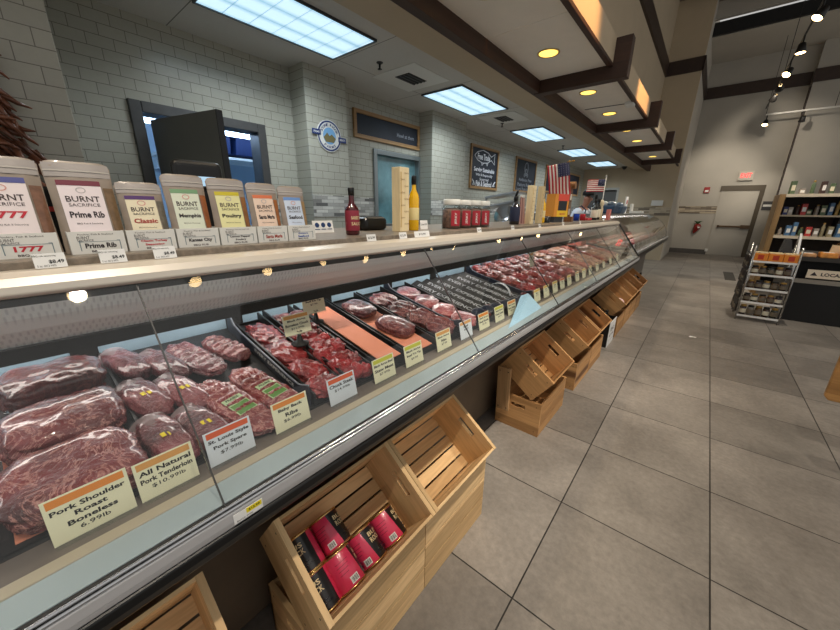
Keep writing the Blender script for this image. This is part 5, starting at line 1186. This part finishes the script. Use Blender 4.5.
# ------------------------------------------------------------------ wire rack, island case and shelving at the right
RX0, RX1, RY0, RY1 = .58, 1.02, 6.52, 7.0
t = thing('wire_rack', 'chrome wire rack with five shelves at the island end', 'rack', (0,0,0))
M_wire = mat('wire_chrome', (170,168,164), .25, .9)
for x in (RX0, RX1):
    for y in (RY0, RY1): MB().tube([(x,y,0),(x,y,1.05)], .011, 8).build('post', M_wire, t, smooth=True)
RZ = (.07, .27, .46, .66, .84)
for z in RZ:
    q = MB(); q.box(RX0,RX1,RY0-.004,RY0+.004,z-.016,z+.006); q.box(RX0,RX1,RY1-.004,RY1+.004,z-.016,z+.006); q.box(RX0-.004,RX0+.004,RY0,RY1,z-.016,z+.006); q.box(RX1-.004,RX1+.004,RY0,RY1,z-.016,z+.006)
    for k in range(1, 12): q.box(RX0,RX1,RY0+k*.04-.002,RY0+k*.04+.002,z-.004,z)
    q.build('shelf', M_wire, t)
    q = MB(); q.box(RX0,RX1,RY0-.0065,RY0-.004,z-.016,z+.010); q.build('ticket_strip', M_paper, t)
q = MB()
for k in range(6):
    for z in (.2,.38,.56,.74,.92): q.tube([(RX0-.02,RY0+.04+.08*k,z),(RX0-.05,RY0+.06+.08*k,z+.03)], .008, 5)
q.build('side_hooks', M_dkgrey, t)
for i in range(12):
    z = (.20,.40,.60,.80)[i//3]; y = RY0+.08+.16*(i % 3)
    t = thing('hanging_packet', 'dark packet hanging beside the wire rack, level %d from floor, %s' % (i//3+1, ['nearest','middle','farthest'][i % 3]), 'packet', (RX0-.03, y, z), .3, 'packets on the rack side')
    q = MB(); q.prism([(-.012,-.09),(.012,-.09),(.003,.09),(-.003,.09)], -.055, .055); q.build('packet_body', mat('side_packet_%d' % (i % 3), ((40,32,28),(70,58,48),(34,34,36))[i % 3], .35, var=.4, vscale=30, coat=.5), t, bevel=.003); MB().box(-.014,-.012,-.03,.03,-.05,.02).build('label', mat('jar_label_dim', (120,108,90), .5), t)
k = 0
jc = [(44,30,44),(120,90,60),(60,40,28),(120,116,108),(80,48,36),(42,46,36),(90,66,40)]
for zi, z in enumerate(RZ[:4]):
    for i in range(5):
        x = RX0+.06+.08*i; y = RY0+.07
        t = thing('jam_jar', 'small jar on the wire rack, shelf %d from the floor, place %d from the left' % (zi+1, i+1), 'jar', (x, y, z+.006), 0, 'jars on the wire rack')
        c_ = jc[(k*3+zi) % 7]; hh = .11 if zi else .14
        MB().lathe([(.034,0),(.036,.005),(.036,hh*.75),(.03,hh*.82)], 14).build('glass_body', mat('jar_%d_%d_%d' % c_, c_, .2, coat=.5), t, smooth=True)
        MB().lathe([(.031,hh*.82),(.033,hh*.84),(.033,hh*.98),(.031,hh)], 14).build('lid', M_black if k % 2 else M_gold, t, smooth=True)
        MB().lathe([(.0366,hh*.18),(.0366,hh*.6)], 14, cap=False).build('label', mat('jar_label_dim', (120,108,90), .5) if k % 3 else M_cream_l, t, smooth=True); k += 1
for i in range(3):
    t = thing('snack_tray_box', 'open orange snack carton on top of the wire rack, %s' % ['left','middle','right'][i], 'carton', (RX0+.075+.146*i, RY0+.10, .848), 0, 'orange cartons on the wire rack')
    MB().box(-.07,.07,-.09,.09,0,.10).build('carton', mat('snack_orange', (232,140,40), .45), t, bevel=.003)
    q = MB(); q.box(-.03,.03,-.092,-.09,.02,.08); q.build('red_print', mat('snack_red', (190,60,30), .5), t)
    MB().box(-.065,.065,-.085,.085,.10,.112).build('packets', mat('snack_cream', (230,206,160), .5, var=.3, vscale=30), t)
t = thing('dark_bin', 'dark grey slanted bin top behind the orange cartons', 'bin', (.93, 6.86, .848)); q = MB(); q.prism([(-.09,0),(.06,0),(.0,.28),(-.06,.28)], -.07, .07); q.build('bin_body', M_dkgrey, t)
# island refrigerated merchandiser
t = thing('island_cooler', 'black open island cooler with local meats sign', 'cooler', (0,0,0))
IX0, IX1, IY0, IY1 = 1.07, 3.6, 6.95, 8.3
MB().box(IX0, IX1, IY0+.02, IY1, 0, .56).build('base', M_black, t)
MB().box(IX0, IX1, IY0-.01, IY0+.02, .55, .605).build('lower_lip', mat('lip_grey', (150,144,134), .4, .4), t)
MB().box(IX0, IX1, IY0+.25, IY1, .56, .86).build('back_panel', M_blackm, t)
MB().box(IX0, IX1, IY0+.02, IY1, .86, .90).build('upper_deck', M_blackm, t)
MB().box(IX0, IX1, IY0-.005, IY0+.02, .85, .905).build('ticket_rail', mat('rail_dark', (50,46,42), .4), t)
q = MB(); q.prism([(IY0-.02,.60),(IY0+.42,.60),(IY0+.30,1.2),(IY0+.22,1.2),(IY0-.02,.85)], -.006, .006, Matrix.Translation((IX0-.02,0,0)) @ Matrix.Rotation(PI/2, 4, 'Z') @ Matrix.Scale(1, 4)); q.build('side_guard', mat('guard_smoke', (70,66,60), .2, coat=.5), t)
q = MB(); q.tube([(IX0-.02,IY0-.02,.60),(IX0-.02,IY0-.02,.86),(IX0-.02,IY0+.22,1.2)], .014, 8); q.build('guard_edge', mat('guard_edge', (236,236,236), .2), t, smooth=True)  # white colour stands for light reflected along the guard's glass edge
s = thing('meat_sign', 'long cream sign with black lettering on the island cooler', 'sign', (1.22, IY0+.03, .625), 0)
MB().box(-.02,1.15,-.008,.008,0,.115).build('board', mat('sign_cream', (232,218,196), .5), s)
q = MB(); add_txt(q, 'LOCAL MEATS', .40, .046, onYm(.31, -.0095, .058), .03); q.build('lettering', I_dk, s); q = MB(); q.prism([(.01,.035),(.08,.035),(.065,.055),(.045,.085),(.025,.055)], -.0095, -.009); q.build('emblem', I_dk, s)
for i in range(12):
    x = 1.16+.19*i; c_ = [(214,160,110),(226,150,70),(200,90,50),(230,206,170)][i % 4]
    t = thing('meat_package', 'packaged food on the island cooler deck, number %d from the left' % (i+1), 'package', (x, IY0+.14, .90), 0, 'packages on the island cooler')
    MB().box(-.08,.08,-.09,.09,0,.05+.02*(i % 3)).build('tray', mat('pack_%d' % (i % 4), c_, .4, var=.3, vscale=20), t, bevel=.012); MB().box(-.05,.05,-.06,.04,.05+.02*(i % 3),.052+.02*(i % 3)).build('label', M_paper, t)
t = thing('gift_bag', 'cream paper bag standing on the island cooler deck', 'bag', (1.42, IY0+.20, .90), .2); q = MB(); q.prism([(-.06,0),(.06,0),(.05,.16),(-.04,.17)], -.03, .03); q.build('bag_body', mat('cream_bag', (228,200,160), .6), t); q = MB(); q.tube([(-.02,0,.16),(0,0,.2),(.02,0,.16)], .003, 5); q.build('handle', M_rk, t)
# gondola shelving
W_g = wood('gondola_wood', 'z', (150,120,78), (100,76,44), .5, .8)
GY = 9.0
t = thing('wooden_shelving', 'tall wood sided store shelving behind the island cooler', 'shelving', (0,0,0))
MB().box(.90,.98,GY,GY+.7,0,1.80).build('side_panel', W_g, t, bevel=.003)
MB().box(.98,4.0,GY+.62,GY+.66,0,1.80).build('back_panel', mat('shelf_back_dark', (48,40,34), .7), t)
for z in (.6, 1.06, 1.42, 1.765):
    MB().box(.98,4.0,GY+.0+(.25 if z in (1.42,) else 0),GY+.62,z,z+.03).build('shelf', mat('shelf_cream', (206,192,166), .5), t); 
    if z != 1.42: MB().box(.98,4.0,GY-.012,GY,z-.015,z+.035).build('ticket_strip', mat('strip_cream', (214,202,180), .5), t)
for x in (1.75, 2.5): MB().box(x,x+.04,GY+.3,GY+.62,1.09,1.765).build('upright', M_blackm, t)
cs = [(60,70,130),(190,60,56),(206,200,190),(90,110,80),(150,140,110),(80,120,160),(196,160,90),(70,50,44),(160,150,140)]
k = 0
for z, n_, y_ in ((1.09, 22, GY+.12), (1.45, 24, GY+.36), (1.795, 16, GY+.2), (.63, 10, GY+.12)):
    for i in range(n_):
        x = 1.06+(1.9/n_)*i+rr.uniform(-.008,.008); c_ = cs[rr.randrange(9)]; w_ = rr.uniform(.026,.038); hh = rr.uniform(.09,.25)
        lab = 'grocery item on wooden shelving, %s shelf, place %d from the side panel' % ({1.09:'middle',1.45:'upper',1.795:'top',.63:'lower'}[z], i+1)
        m_ = mat('goods_%d_%d_%d' % c_, c_, .4, var=.2, vscale=15)
        t = thing('grocery_box' if k % 3 else 'grocery_jar', lab, 'grocery', (x, y_, z), rr.uniform(-.2,.2), 'groceries on the wooden shelving')
        if k % 3: MB().box(-w_,w_,-.04,.04,0,hh).build('box_body', m_, t, bevel=.004); MB().box(-w_*.7,w_*.7,-.0415,-.04,hh*.3,hh*.7).build('label', M_paper if k % 2 else M_cream_l, t)
        else: MB().lathe([(w_*.8,0),(w_*.85,.01),(w_*.85,hh*.7),(w_*.5,hh*.8),(w_*.5,hh*.9)], 14).build('jar_body', m_, t, smooth=True); MB().lathe([(w_*.55,hh*.88),(w_*.55,hh)], 14).build('lid', M_gold, t, smooth=True)
        k += 1
# wooden display table whose end panel cuts into the right edge
t = thing('display_table', 'brown wooden display table cut off by the right picture edge', 'table', (.766, 3.0, 0))
W_t = wood('table_wood', 'x', (176,130,74), (120,80,40), .45, .8)
q = MB(); q.prism([(.02,.373),(1.0,.373),(1.0,.88),(.0,.88),(.0,.395)], 0, .03); q.build('end_panel', W_t, t, bevel=.006)
MB().box(.45,1.0,.03,.9,.84,.88).build('tabletop', W_t, t)
for x in (.55,.92):
    for y in (.1,.8): MB().box(x,x+.06,y,y+.06,0,.84).build('leg', W_t, t)
for x in (.55,): MB().box(x,x+.06,.03,.1,.373,.44).build('brace', W_t, t)
# ------------------------------------------------------------------ camera
R = ((0.7719,0.1987,-0.6039),(0.6362,-0.2237,0.7394),(0.0118,-0.9542,-0.2990))
cam = bpy.data.cameras.new('Camera'); co = bpy.data.objects.new('Camera', cam); C.objects.link(co)
rt = V((R[0][0],R[1][0],R[2][0])).normalized(); fw = V((R[0][2],R[1][2],R[2][2])).normalized(); up = rt.cross(fw); 
Mc = Matrix(((rt.x, up.x, -fw.x, 0),(rt.y, up.y, -fw.y, 0),(rt.z, up.z, -fw.z, 1.46),(0,0,0,1)))
co.matrix_world = Mc
cam.sensor_width = 36; cam.lens = 337/840*36; cam.clip_start = .02; cam.clip_end = 100
S = bpy.context.scene; S.camera = co
S.view_settings.view_transform = 'Standard'; S.view_settings.look = 'None'; S.view_settings.exposure = .24; S.view_settings.gamma = 1; S.view_settings.use_curve_mapping = False
